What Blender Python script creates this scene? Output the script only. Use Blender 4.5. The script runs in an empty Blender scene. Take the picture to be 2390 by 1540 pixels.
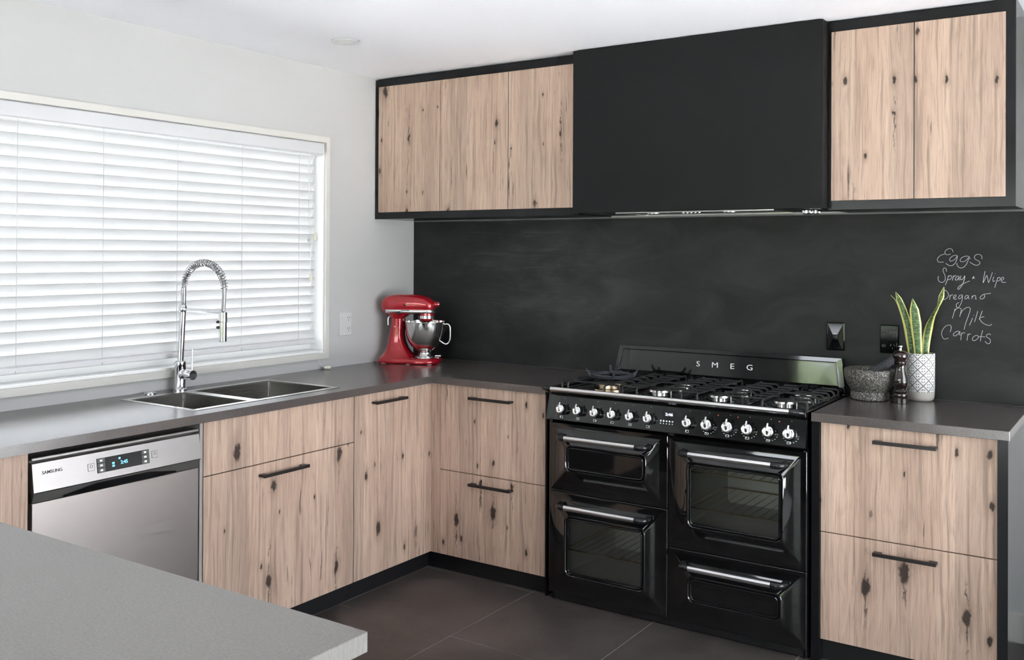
import bpy, bmesh, math, random
from mathutils import Vector, Matrix
random.seed(7)
PI = math.pi
scene = bpy.context.scene
COL = scene.collection

# ------------------------------------------------------------------ camera
cam_d = bpy.data.cameras.new('camera'); cam = bpy.data.objects.new('camera', cam_d); COL.objects.link(cam)
cam_d.sensor_width = 36.0; cam_d.sensor_fit = 'HORIZONTAL'
cam_d.lens = 2242.55 / 2390 * 36.0
cam_d.shift_y = -191.62 / 2390
cam_d.clip_start = 0.05; cam_d.clip_end = 200
_yaw, _pitch, _roll = -0.5897, 0.0056, 0.0050
fw = Vector((math.sin(_yaw), math.cos(_yaw), 0)); rt = Vector((math.cos(_yaw), -math.sin(_yaw), 0)); up = Vector((0, 0, 1))
fw, up = fw * math.cos(_pitch) + up * math.sin(_pitch), up * math.cos(_pitch) - fw * math.sin(_pitch)
rt, up = rt * math.cos(_roll) + up * math.sin(_roll), up * math.cos(_roll) - rt * math.sin(_roll)
_m = Matrix((rt, up, -fw)).transposed().to_4x4(); _m.translation = Vector((3.411, -4.1233, 1.4709))
cam.matrix_world = _m
scene.camera = cam

# ------------------------------------------------------------------ world (bright overcast sky), daylight through the windows
EXPOSURE = 0.0
SKY = 9.5
SUN = 86.0
world = bpy.data.worlds.new('world'); scene.world = world; world.use_nodes = True
_wn = world.node_tree.nodes; _bg = _wn['Background']
_bg.inputs['Color'].default_value = (0.935, 0.955, 1.035, 1); _bg.inputs['Strength'].default_value = SKY

def area_light(name, loc, direction, sx, sy, power, color=(1, 1, 1), portal=False):
    d = bpy.data.lights.new(name, 'AREA'); d.shape = 'RECTANGLE'; d.size = sx; d.size_y = sy
    d.energy = power; d.color = color
    if portal: d.cycles.is_portal = True
    o = bpy.data.objects.new(name, d); COL.objects.link(o); o.location = loc
    o.rotation_euler = Vector(direction).to_track_quat('-Z', 'Z').to_euler()
    return o
# daylight entering by added terrace doors in the unseen right-hand wall, the garden doors behind the camera and the blind window
area_light('portal_added_doors', (4.72, -1.5, 1.08), (-1, 0, 0), 2.7, 2.1, 1, portal=True)
area_light('portal_garden_doors', (2.4, -5.66, 1.08), (0, 1, 0), 4.1, 2.1, 1, portal=True)
area_light('portal_sink_window', (-0.115, -1.72, 1.495), (1, 0, 0), 2.1, 1.05, 1, portal=True)

_sd = bpy.data.lights.new('sun', 'SUN'); _sd.energy = SUN; _sd.angle = math.radians(1.5); _sd.color = (1.0, 0.975, 1.0)
_so = bpy.data.objects.new('sun', _sd); COL.objects.link(_so)
_so.rotation_euler = Vector((-0.56, -0.30, -1.0)).to_track_quat('-Z', 'Y').to_euler()
vs = scene.view_settings
vs.view_transform = 'Standard'; vs.look = 'None'; vs.gamma = 1.0; vs.exposure = EXPOSURE
vs.use_curve_mapping = False
scene.cycles.max_bounces = 8; scene.cycles.diffuse_bounces = 4; scene.cycles.glossy_bounces = 4
scene.cycles.transparent_max_bounces = 10; scene.cycles.transmission_bounces = 4
scene.cycles.sample_clamp_indirect = 30.0
scene.cycles.caustics_reflective = False; scene.cycles.caustics_refractive = False

# ------------------------------------------------------------------ materials
M = {}
def srgb(r, g, b):
    f = lambda c: (c / 255 / 12.92) if c / 255 <= 0.04045 else ((c / 255 + 0.055) / 1.055) ** 2.4
    return (f(r), f(g), f(b))
def mat(name, color=(0.5, 0.5, 0.5), rough=0.5, metal=0.0, spec=0.5, coat=0.0, coat_rough=0.05, emis=None, emis_s=0.0):
    m = bpy.data.materials.new(name); m.use_nodes = True
    b = m.node_tree.nodes['Principled BSDF']
    b.inputs['Base Color'].default_value = (*color, 1); b.inputs['Roughness'].default_value = rough
    b.inputs['Metallic'].default_value = metal; b.inputs['Specular IOR Level'].default_value = spec
    b.inputs['Coat Weight'].default_value = coat; b.inputs['Coat Roughness'].default_value = coat_rough
    if emis: b.inputs['Emission Color'].default_value = (*emis, 1); b.inputs['Emission Strength'].default_value = emis_s
    M[name] = m
    return m
class NT:
    """small helper round a node tree"""
    def __init__(s, m): s.t = m.node_tree; s.n = s.t.nodes; s.l = s.t.links; s.b = s.n.get('Principled BSDF')
    def link(s, a, b): s.l.new(a, b)
    def val(s, sock, v):
        if hasattr(v, 'is_linked') or isinstance(v, bpy.types.NodeSocket): s.l.new(v, sock)
        else: sock.default_value = v
    def math(s, op, a, b=0.0, c=0.0, clamp=False):
        n = s.n.new('ShaderNodeMath'); n.operation = op; n.use_clamp = clamp
        s.val(n.inputs[0], a); s.val(n.inputs[1], b); s.val(n.inputs[2], c); return n.outputs[0]
    def comb(s, x, y, z):
        n = s.n.new('ShaderNodeCombineXYZ'); s.val(n.inputs[0], x); s.val(n.inputs[1], y); s.val(n.inputs[2], z); return n.outputs[0]
    def pos(s):
        n = s.n.new('ShaderNodeNewGeometry'); q = s.n.new('ShaderNodeSeparateXYZ'); s.link(n.outputs['Position'], q.inputs[0]); return n.outputs['Position'], q.outputs[0], q.outputs[1], q.outputs[2]
    def objc(s):
        n = s.n.new('ShaderNodeTexCoord'); q = s.n.new('ShaderNodeSeparateXYZ'); s.link(n.outputs['Object'], q.inputs[0]); return n.outputs['Object'], q.outputs[0], q.outputs[1], q.outputs[2]
    def noise(s, vec, scale=1.0, detail=3.0, rough=0.5, dist=0.0):
        n = s.n.new('ShaderNodeTexNoise'); s.val(n.inputs['Vector'], vec); n.inputs['Scale'].default_value = scale
        n.inputs['Detail'].default_value = detail; n.inputs['Roughness'].default_value = rough; n.inputs['Distortion'].default_value = dist
        return n.outputs['Fac']
    def white(s, v):
        n = s.n.new('ShaderNodeTexWhiteNoise'); n.noise_dimensions = '1D'; s.val(n.inputs['W'], v); return n.outputs['Value']
    def step(s, v, a, b, lo=0.0, hi=1.0):
        n = s.n.new('ShaderNodeMapRange'); n.interpolation_type = 'SMOOTHSTEP'; s.val(n.inputs[0], v)
        n.inputs[1].default_value = a; n.inputs[2].default_value = b; n.inputs[3].default_value = lo; n.inputs[4].default_value = hi
        return n.outputs[0]
    def mix(s, fac, a, b):
        n = s.n.new('ShaderNodeMix'); n.data_type = 'RGBA'
        s.val(n.inputs['Factor'], fac)
        for k, v in ((6, a), (7, b)):
            if isinstance(v, tuple): n.inputs[k].default_value = (*v[:3], 1)
            else: s.link(v, n.inputs[k])
        return n.outputs[2]
    def bump(s, h, strength=0.1, dist=0.001):
        n = s.n.new('ShaderNodeBump'); n.inputs['Strength'].default_value = strength; n.inputs['Distance'].default_value = dist
        s.link(h, n.inputs['Height']); s.link(n.outputs[0], s.b.inputs['Normal'])

mat('wall_white', (0.55, 0.545, 0.545), 0.75)
t = NT(M['wall_white']); p, *_ = t.pos(); t.bump(t.noise(p, 90, 3), 0.06, 0.002)
mat('ceiling_white', (0.88, 0.88, 0.91), 0.8)
mat('trim_white', (0.68, 0.66, 0.63), 0.35)
mat('jamb_white', (0.82, 0.82, 0.82), 0.4)
mat('strip_grey', (0.16, 0.16, 0.165), 0.6)
mat('white_plastic', (0.66, 0.66, 0.655), 0.3)
mat('cream_plastic', (0.72, 0.70, 0.60), 0.35)
mat('black_satin', (0.008, 0.008, 0.009), 0.19, spec=0.28)
mat('black_hood', (0.0065, 0.0065, 0.007), 0.52, spec=0.2)
t = NT(M['black_hood']); p, *_ = t.pos(); t.bump(t.noise(p, 420, 2), 0.25, 0.0006)
mat('black_plinth', (0.008, 0.008, 0.009), 0.4)
mat('handle_black', (0.014, 0.011, 0.011), 0.38)
mat('enamel_black', (0.004, 0.004, 0.0042), 0.07, coat=0.6, coat_rough=0.03)
mat('gloss_black', (0.005, 0.005, 0.006), 0.06)
mat('black_plastic', (0.010, 0.010, 0.012), 0.22)
mat('iron_black', (0.024, 0.024, 0.025), 0.36)
mat('iron_grey', (0.035, 0.036, 0.046), 0.5)
mat('hose_dark', (0.34, 0.34, 0.345), 0.35, 0.8)
mat('chrome', (0.74, 0.74, 0.76), 0.07, 1.0)
mat('knob_chrome', (0.90, 0.90, 0.90), 0.16, 1.0)
mat('satin_steel', (0.80, 0.79, 0.79), 0.24, 1.0)
mat('burner_alloy', (0.85, 0.80, 0.76), 0.25, 1.0)
mat('brass_burner', (0.80, 0.62, 0.42), 0.25, 1.0)
mat('rack_wire', (0.80, 0.66, 0.40), 0.25, 1.0)
mat('oven_inner', (0.55, 0.55, 0.53), 0.6)
mat('print_white', (0.75, 0.76, 0.76), 0.4)
mat('print_grey', (0.02, 0.02, 0.022), 0.5)
mat('red_lamp', (0.55, 0.09, 0.03), 0.3)
mat('chalk', (0.46, 0.46, 0.48), 0.9)
mat('led_blue', (0.1, 0.4, 0.7), 0.4, emis=(0.20, 0.75, 1.0), emis_s=1.1)
mat('led_white', (0.6, 0.6, 0.8), 0.4, emis=(0.80, 0.74, 1.0), emis_s=1.2)
mat('glass_dark', (0.02, 0.02, 0.022), 0.05)
mat('soil', (0.03, 0.022, 0.016), 0.9)
mat('leaf_edge', (0.66, 0.62, 0.20), 0.42)
mat('mill_wood', (0.012, 0.005, 0.004), 0.13, coat=0.8, coat_rough=0.06)
mat('mixer_red', (0.42, 0.004, 0.014), 0.22, 0.25, coat=1.0, coat_rough=0.02)
mat('bowl_steel', (0.66, 0.65, 0.63), 0.10, 1.0)
mat('grout', (0.34, 0.33, 0.32), 0.9)
mat('carcass_grey', (0.33, 0.31, 0.29), 0.5)
mat('hedge_green', (0.125, 0.155, 0.085), 0.8)
mat('bounce_paving_pale', (0.58, 0.57, 0.575), 0.8)
mat('lawn_green', (0.13, 0.15, 0.09), 0.9)
mat('bounce_cream', (0.74, 0.73, 0.74), 0.9)
mat('lamp_lens', (0.80, 0.80, 0.80), 0.4)

# blind: painted slats that let some daylight glow through
m = mat('blind_slat', (0.72, 0.72, 0.73), 0.5); t = NT(m)
tr = t.n.new('ShaderNodeBsdfTranslucent'); tr.inputs['Color'].default_value = (0.70, 0.70, 0.70, 1)
mx = t.n.new('ShaderNodeMixShader'); mx.inputs[0].default_value = 0.32
out = t.n['Material Output']; t.link(t.b.outputs[0], mx.inputs[1]); t.link(tr.outputs[0], mx.inputs[2]); t.link(mx.outputs[0], out.inputs['Surface'])
mat('blind_white', (0.66, 0.66, 0.68), 0.4)

def glass_like(name, tint, gloss_rough, base_refl):
    m = bpy.data.materials.new(name); m.use_nodes = True; M[name] = m
    t = NT(m); t.n.remove(t.b)
    a = t.n.new('ShaderNodeBsdfTransparent'); a.inputs['Color'].default_value = (*tint, 1)
    g = t.n.new('ShaderNodeBsdfGlossy'); g.inputs['Roughness'].default_value = gloss_rough
    f = t.n.new('ShaderNodeFresnel'); f.inputs['IOR'].default_value = base_refl
    mx = t.n.new('ShaderNodeMixShader'); t.link(f.outputs[0], mx.inputs[0]); t.link(a.outputs[0], mx.inputs[1]); t.link(g.outputs[0], mx.inputs[2])
    t.link(mx.outputs[0], t.n['Material Output'].inputs['Surface'])
glass_like('window_glass', (0.96, 0.98, 0.97), 0.0, 1.45)
glass_like('oven_glass', (0.90, 0.90, 0.88), 0.02, 1.5)

# chalkboard: charcoal with wiped chalk smears
m = mat('chalkboard', rough=0.6, spec=0.35); t = NT(m); p, x, y, z = t.pos()
sm = t.noise(t.comb(t.math('MULTIPLY', x, 1.3), 0.0, t.math('MULTIPLY', z, 2.6)), 2.2, 4, 0.6, 0.8)
st = t.noise(t.comb(t.math('MULTIPLY', x, 1.5), 0.0, t.math('MULTIPLY', z, 16)), 2.0, 5, 0.65, 1.2)
w1 = t.math('MULTIPLY', t.step(x, 0.15, 0.6), t.step(x, 1.35, 0.8))
wz = t.step(z, 1.0, 1.3)
wip = t.math('MULTIPLY', t.math('MULTIPLY', w1, wz), t.step(st, 0.45, 0.72))
cl = t.math('MULTIPLY', t.math('MULTIPLY', t.step(x, 0.12, 0.75), t.step(x, 2.1, 1.1)), t.math('MULTIPLY', t.step(z, 0.95, 1.2), t.step(z, 1.66, 1.45)))
fac = t.math('ADD', t.math('ADD', t.math('MULTIPLY', t.step(sm, 0.35, 0.75), 0.30), t.math('MULTIPLY', cl, t.step(sm, 0.25, 0.65, 0.15, 0.42))), t.math('MULTIPLY', wip, 0.45), clamp=True)
t.link(t.mix(fac, (0.0098, 0.0097, 0.0100), (0.062, 0.062, 0.063)), t.b.inputs['Base Color'])
t.bump(t.noise(p, 300, 2), 0.15, 0.0005)

# charcoal laminate worktop
m = mat('worktop', rough=0.22, spec=1.0); t = NT(m); p, x, y, z = t.pos()
n1 = t.noise(p, 700, 2, 0.6); n2 = t.noise(p, 5, 4, 0.6)
c = t.mix(t.step(n1, 0.35, 0.7), (0.062, 0.051, 0.048), (0.112, 0.094, 0.089))
c = t.mix(t.step(n2, 0.3, 0.75, 0.0, 0.25), c, (0.145, 0.130, 0.124))
t.link(c, t.b.inputs['Base Color']); t.bump(t.noise(p, 500, 2), 0.12, 0.0004)
# the near bench is the same board, reflected window light painted in, coarser grain
m = mat('worktop_sheen', rough=0.36, spec=0.9); t = NT(m); p, x, y, z = t.pos()
n1 = t.noise(t.comb(t.math('MULTIPLY', x, 160), t.math('MULTIPLY', y, 260), t.math('MULTIPLY', z, 60)), 1.0, 4, 0.65)
n2 = t.noise(p, 4, 5, 0.6, 0.6)
c = t.mix(t.step(n1, 0.3, 0.75), (0.175, 0.165, 0.155), (0.245, 0.232, 0.218))
c = t.mix(t.step(n2, 0.45, 0.8, 0.0, 0.35), c, (0.19, 0.18, 0.165))
t.link(c, t.b.inputs['Base Color']); t.bump(n1, 0.10, 0.0006)

# floor tile
m = mat('floor_tile', rough=0.42); t = NT(m); p, x, y, z = t.pos()
n1 = t.noise(p, 3.2, 6, 0.62, 0.4); n2 = t.noise(p, 60, 4, 0.6)
c = t.mix(t.step(n1, 0.3, 0.72), (0.044, 0.036, 0.034), (0.088, 0.075, 0.070))
c = t.mix(t.step(n2, 0.4, 0.8, 0.0, 0.35), c, (0.10, 0.09, 0.085))
t.link(c, t.b.inputs['Base Color']); t.bump(n2, 0.15, 0.0008)

# knotty oak laminate, grain running vertically; h runs along each cabinet front
def wood(name):
    m = mat(name, rough=0.48, spec=0.3); t = NT(m); p, x, y, z = t.pos()
    h = t.math('ADD', x, y)
    def n2(kh, kz, seed, detail=3, rough=0.55, hh=None, dist=0.0):
        return t.noise(t.comb(t.math('MULTIPLY', hh if hh is not None else h, kh), seed, t.math('MULTIPLY', z, kz)), 1.0, detail, rough, dist)
    wob = t.math('MULTIPLY', t.math('SUBTRACT', n2(9, 2.6, 0.0, 2), 0.5), 0.034)
    hw = t.math('ADD', h, wob)
    pid = t.math('FLOOR', t.math('DIVIDE', t.math('ADD', h, 5.03), 0.104))
    plank = t.white(pid); defect = t.step(t.white(t.math('ADD', pid, 37.3)), 0.42, 0.50)
    fine = n2(420, 8, 0.0, 4, 0.65, hw); mid = n2(80, 1.8, 4.0, 3, 0.55, hw); broad = n2(13, 1.1, 7.0)
    wave = n2(30, 4.5, 2.0, 2, 0.5, hw, 1.2)
    c = t.mix(t.step(broad, 0.25, 0.75), (0.505, 0.347, 0.268), (0.705, 0.52, 0.408))
    c = t.mix(t.math('MULTIPLY', plank, 0.62), c, (0.36, 0.265, 0.215))
    c = t.mix(t.step(wave, 0.52, 0.66, 0.0, 0.25), c, (0.36, 0.25, 0.195))
    c = t.mix(t.step(mid, 0.50, 0.70, 0.0, 0.72), c, (0.25, 0.178, 0.142))
    c = t.mix(t.step(mid, 0.46, 0.24, 0.0, 0.50), c, (0.80, 0.62, 0.49))
    c = t.mix(t.step(fine, 0.48, 0.72, 0.0, 0.72), c, (0.24, 0.172, 0.136))
    # long dark splits, mostly along the flawed planks
    spl = n2(52, 3.0, 3.0, 4, 0.72, hw); gate = n2(8, 1.9, 9.0, 1)
    sf = t.math('MULTIPLY', t.step(spl, 0.60, 0.68), t.step(t.math('ADD', gate, t.math('MULTIPLY', defect, 0.10)), 0.47, 0.58))
    c = t.mix(t.math('MULTIPLY', sf, 0.85), c, (0.052, 0.037, 0.030))
    # knots: large ones trailing a split, and a few small ones; every one of its own size
    jit = t.math('SUBTRACT', n2(62, 30, 1.0, 4, 0.65), 0.5)
    for kh, kz, on_a, size, amp, trail in ((5.6, 2.5, 0.40, 1.0, 0.22, 1), (11.0, 4.6, 0.74, 0.85, 0.22, 0)):
        vo = t.n.new('ShaderNodeTexVoronoi'); vo.voronoi_dimensions = '2D'; vo.feature = 'F1'; vo.inputs['Scale'].default_value = 1.0
        hx = t.math('ADD', t.math('MULTIPLY', h, kh), t.math('MULTIPLY', jit, amp)); zx = t.math('ADD', t.math('MULTIPLY', z, kz), t.math('MULTIPLY', jit, amp * 0.5))
        t.link(t.comb(hx, zx, 0.0), vo.inputs['Vector'])
        sep = t.n.new('ShaderNodeSeparateXYZ'); t.link(vo.outputs['Color'], sep.inputs[0])
        cen = t.n.new('ShaderNodeSeparateXYZ'); t.link(vo.outputs['Position'], cen.inputs[0])
        on = t.step(sep.outputs[0], on_a, on_a + 0.03)
        d = t.math('DIVIDE', vo.outputs['Distance'], t.math('MULTIPLY', t.math('ADD', t.math('MULTIPLY', sep.outputs[1], 1.1), 0.45), size))
        c = t.mix(t.math('MULTIPLY', t.math('MULTIPLY', t.step(d, 0.22, 0.03), on), 0.50), c, (0.25, 0.172, 0.134))
        core = t.math('MULTIPLY', t.step(d, 0.082, 0.042), on)
        c = t.mix(t.math('MULTIPLY', core, 0.93), c, (0.030, 0.021, 0.017))
        if trail:
            dh = t.math('ABSOLUTE', t.math('ADD', t.math('SUBTRACT', hx, cen.outputs[0]), t.math('MULTIPLY', t.math('SUBTRACT', n2(6, 9, 5.0, 3), 0.5), 0.10)))
            dz = t.math('ABSOLUTE', t.math('SUBTRACT', zx, cen.outputs[1]))
            tr_ = t.math('MULTIPLY', t.math('MULTIPLY', t.step(dh, 0.030, 0.006), t.step(dz, 0.50, 0.15)), t.step(sep.outputs[2], 0.28, 0.33))
            tr_ = t.math('MULTIPLY', tr_, t.math('MULTIPLY', on, t.step(n2(60, 16, 6.0, 3), 0.42, 0.60)))
            c = t.mix(t.math('MULTIPLY', tr_, 0.85), c, (0.050, 0.036, 0.030))
    t.link(c, t.b.inputs['Base Color'])
    t.bump(fine, 0.10, 0.0005)
wood('oak')

# brushed steel (dishwasher, sink)
def brushed(name, col, rough, ax):
    m = mat(name, col, rough, 1.0); t = NT(m); p, x, y, z = t.pos()
    k = [8, 8, 8]; k[ax] = 1.2
    n = t.noise(t.comb(t.math('MULTIPLY', x, k[0] * 60), t.math('MULTIPLY', y, k[1] * 60 if ax != 1 else 6), t.math('MULTIPLY', z, k[2] * 60)), 1.0, 2)
    t.link(t.step(n, 0.2, 0.8, rough - 0.05, rough + 0.05), t.b.inputs['Roughness'])
    t.bump(n, 0.02, 0.0002)
brushed('steel_panel', (0.40, 0.365, 0.355), 0.34, 1)
brushed('steel_silver', (0.35, 0.33, 0.328), 0.40, 1)
brushed('steel_sink', (0.30, 0.285, 0.265), 0.30, 1)
mat('steel_rim', (0.80, 0.79, 0.77), 0.2, 1.0)
mat('grip_dark', (0.075, 0.072, 0.068), 0.4)

# granite
m = mat('granite', rough=0.6); t = NT(m); p, *_ = t.objc()
n1 = t.noise(p, 210, 2, 0.7); n2 = t.noise(p, 260, 1, 0.5)
c = t.mix(t.step(n1, 0.44, 0.60), (0.022, 0.020, 0.018), (0.15, 0.138, 0.122))
c = t.mix(t.step(n2, 0.60, 0.66), c, (0.46, 0.44, 0.40))
t.link(c, t.b.inputs['Base Color']); t.bump(n1, 0.4, 0.001)
m = mat('granite_dark', rough=0.6); t = NT(m); p, *_ = t.objc()
n1 = t.noise(p, 300, 2, 0.7)
t.link(t.mix(t.step(n1, 0.5, 0.7), (0.030, 0.029, 0.036), (0.13, 0.125, 0.13)), t.b.inputs['Base Color']); t.bump(n1, 0.3, 0.001)

# snake-plant leaf: green with darker cross bands
m = mat('leaf_green', rough=0.4); t = NT(m); p, x, y, z = t.pos()
n1 = t.noise(t.comb(t.math('MULTIPLY', x, 60), t.math('MULTIPLY', y, 60), t.math('MULTIPLY', z, 210)), 1.0, 3, 0.6, 0.5)
t.link(t.mix(t.step(n1, 0.38, 0.62), (0.012, 0.035, 0.010), (0.11, 0.20, 0.055)), t.b.inputs['Base Color'])

# pot: embossed white diamonds on grey
m = mat('pot_pattern', rough=0.6); t = NT(m); p, x, y, z = t.objc()
ang = t.math('MULTIPLY', t.math('ARCTAN2', y, x), 8 / (2 * PI) * 1.0)
v = t.math('DIVIDE', z, 0.0416)
A_ = t.math('ADD', ang, v); B_ = t.math('SUBTRACT', ang, v)
fa = t.math('ABSOLUTE', t.math('SUBTRACT', t.math('FRACT', A_), 0.5)); fb = t.math('ABSOLUTE', t.math('SUBTRACT', t.math('FRACT', B_), 0.5))
edge = t.math('MAXIMUM', fa, fb)                       # 0 centre of a diamond .. 0.5 its border
line = t.step(edge, 0.415, 0.440)
# a cross of white through every diamond, grey triangles between
ua = t.math('SUBTRACT', t.math('FRACT', A_), 0.5); ub = t.math('SUBTRACT', t.math('FRACT', B_), 0.5)
cx_ = t.math('ABSOLUTE', t.math('ADD', ua, ub)); cz_ = t.math('ABSOLUTE', t.math('SUBTRACT', ua, ub))
tri = t.math('MULTIPLY', t.math('MULTIPLY', t.step(cx_, 0.05, 0.09), t.step(cz_, 0.10, 0.16)), t.step(edge, 0.30, 0.27))
f = t.math('MAXIMUM', line, tri)
t.link(t.mix(f, (0.74, 0.74, 0.735), (0.22, 0.21, 0.205)), t.b.inputs['Base Color'])
t.bump(t.math('SUBTRACT', 1.0, f), 0.5, 0.0015)
mat('pot_base', (0.50, 0.47, 0.43), 0.5)

# ------------------------------------------------------------------ mesh helpers
def bmn(): return bmesh.new()
def box(bm, x0, x1, y0, y1, z0, z1, bev=0.0, seg=1):
    vs_ = [bm.verts.new(v) for v in ((x0, y0, z0), (x1, y0, z0), (x1, y1, z0), (x0, y1, z0), (x0, y0, z1), (x1, y0, z1), (x1, y1, z1), (x0, y1, z1))]
    fs = [bm.faces.new([vs_[i] for i in f]) for f in ((3, 2, 1, 0), (4, 5, 6, 7), (0, 1, 5, 4), (1, 2, 6, 5), (2, 3, 7, 6), (3, 0, 4, 7))]
    if bev > 0:
        es = list({e for f in fs for e in f.edges})
        bmesh.ops.bevel(bm, geom=es, offset=bev, segments=seg, affect='EDGES', profile=0.5)
    return bm
def BOX(*a, **k): return box(bmn(), *a, **k)
def loft(bm, loops, cap0=True, cap1=True, closed=True):
    rows = [[bm.verts.new(p) for p in L] for L in loops]
    n = len(rows[0])
    for a, b in zip(rows[:-1], rows[1:]):
        for i in range(n if closed else n - 1):
            j = (i + 1) % n
            bm.faces.new((a[i], a[j], b[j], b[i]))
    if cap0: bm.faces.new(list(reversed(rows[0])))
    if cap1: bm.faces.new(rows[-1])
    return bm
def lathe(bm, prof, seg=32, c=(0, 0, 0), axis='Z', cap=True):
    def pt(r, h, a):
        u, v = r * math.cos(a), r * math.sin(a)
        q = {'Z': (u, v, h), 'Y': (u, h, v), 'X': (h, u, v)}[axis]
        return (c[0] + q[0], c[1] + q[1], c[2] + q[2])
    loops = [[pt(max(r, 1e-5), h, 2 * PI * i / seg) for i in range(seg)] for r, h in prof]
    return loft(bm, loops, cap, cap)
def cyl(bm, p0, p1, r, seg=16, r1=None):
    return tube(bm, [p0, p1], r, seg, radii=[r, r if r1 is None else r1])
def tube(bm, pts, r, seg=10, closed=False, cap=True, radii=None):
    pts = [Vector(p) for p in pts]; n = len(pts); loops = []; ref = None
    for i, p in enumerate(pts):
        if closed: d = pts[(i + 1) % n] - pts[i - 1]
        elif i == 0: d = pts[1] - pts[0]
        elif i == n - 1: d = pts[-1] - pts[-2]
        else: d = (pts[i + 1] - p).normalized() + (p - pts[i - 1]).normalized()
        d.normalize()
        if ref is None:
            ref = Vector((0, 0, 1)) if abs(d.z) < 0.9 else Vector((1, 0, 0))
        u = (ref - d * ref.dot(d))
        if u.length < 1e-6: u = d.orthogonal()
        u.normalize(); ref = u; w = d.cross(u)
        rr = radii[i] if radii else r
        loops.append([tuple(p + u * rr * math.cos(2 * PI * k / seg) + w * rr * math.sin(2 * PI * k / seg)) for k in range(seg)])
    if closed:
        rows = [[bm.verts.new(q) for q in L] for L in loops]
        for a in range(n):
            A, B = rows[a], rows[(a + 1) % n]
            for i in range(seg):
                j = (i + 1) % seg; bm.faces.new((A[i], A[j], B[j], B[i]))
        return bm
    return loft(bm, loops, cap, cap)
def cells(us, vs_, keep, f, w0, w1):
    """flat slab made of grid cells (keep(i,j)), extruded from w0 to w1; f(u,v,w) -> xyz"""
    bm = bmn(); V = {}
    def v(i, j, k):
        key = (i, j, k)
        if key not in V: V[key] = bm.verts.new(f(us[i], vs_[j], (w0, w1)[k]))
        return V[key]
    nu, nv = len(us) - 1, len(vs_) - 1
    K = lambda i, j: 0 <= i < nu and 0 <= j < nv and keep(i, j)
    for i in range(nu):
        for j in range(nv):
            if not K(i, j): continue
            bm.faces.new((v(i, j, 1), v(i + 1, j, 1), v(i + 1, j + 1, 1), v(i, j + 1, 1)))
            bm.faces.new((v(i, j + 1, 0), v(i + 1, j + 1, 0), v(i + 1, j, 0), v(i, j, 0)))
            for di, dj, a, b in ((-1, 0, (0, 1), (0, 0)), (1, 0, (1, 0), (1, 1)), (0, -1, (0, 0), (1, 0)), (0, 1, (1, 1), (0, 1))):
                if not K(i + di, j + dj):
                    bm.faces.new((v(i + a[0], j + a[1], 0), v(i + b[0], j + b[1], 0), v(i + b[0], j + b[1], 1), v(i + a[0], j + a[1], 1)))
    bmesh.ops.recalc_face_normals(bm, faces=bm.faces)
    return bm
def rrect(x0, x1, z0, z1, r, n=5):
    """rounded rectangle as a list of (x, z), counter-clockwise"""
    out = []
    for cx, cz, a0 in ((x1 - r, z0 + r, -PI / 2), (x1 - r, z1 - r, 0), (x0 + r, z1 - r, PI / 2), (x0 + r, z0 + r, PI)):
        for k in range(n + 1):
            a = a0 + PI / 2 * k / n; out.append((cx + r * math.cos(a), cz + r * math.sin(a)))
    return out
def crom(pts, n=6):
    if len(pts) < 3: return [Vector(p) for p in pts]
    P = [Vector(p) for p in pts]; P = [P[0] * 2 - P[1]] + P + [P[-1] * 2 - P[-2]]; out = []
    for i in range(1, len(P) - 2):
        for k in range(n):
            s = k / n; a, b, c, d = P[i - 1], P[i], P[i + 1], P[i + 2]
            out.append(0.5 * ((2 * b) + (c - a) * s + (2 * a - 5 * b + 4 * c - d) * s * s + (3 * b - a - 3 * c + d) * s ** 3))
    out.append(P[-2]); return out
def smooth(me, ang=40):
    me.polygons.foreach_set('use_smooth', [True] * len(me.polygons)); me.update()
    try: me.set_sharp_from_angle(angle=math.radians(ang))
    except Exception: pass
def obj(name, bm, material, parent=None, sm=False, local=False):
    """links one mesh; vertices are given in world space unless local"""
    bmesh.ops.recalc_face_normals(bm, faces=bm.faces)
    me = bpy.data.meshes.new(name)
    if parent is not None and not local:
        bm.transform(Matrix.Translation(-parent_loc(parent)))
    bm.to_mesh(me); bm.free()
    for mm in (material if isinstance(material, (list, tuple)) else [material]): me.materials.append(M[mm])
    if sm: smooth(me, 40 if sm is True else sm)
    o = bpy.data.objects.new(name, me); COL.objects.link(o)
    if parent is not None: o.parent = parent
    return o
def parent_loc(p):
    v = Vector((0, 0, 0))
    while p is not None: v += Vector(p.location); p = p.parent
    return v
def tag(o, label=None, cat=None, group=None, kind=None):
    if label: o['label'] = label
    if cat: o['category'] = cat
    if group: o['group'] = group
    if kind: o['kind'] = kind
    return o
def thing(name, label, cat, loc=(0, 0, 0), rz=0.0, group=None, kind=None):
    o = bpy.data.objects.new(name, None); COL.objects.link(o); o.location = loc; o.rotation_euler = (0, 0, rz)
    o.empty_display_size = 0.05
    return tag(o, label, cat, group, kind)
def struct(name, bm, material, label=None, parent=None):
    o = obj(name, bm, material, parent)
    if parent is None: o['kind'] = 'structure'
    if label: o['label'] = label
    return o
def share(src, name, loc, parent, rot=None):
    o = bpy.data.objects.new(name, src.data); COL.objects.link(o); o.parent = parent; o.location = loc
    if rot: o.rotation_euler = rot
    return o
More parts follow.
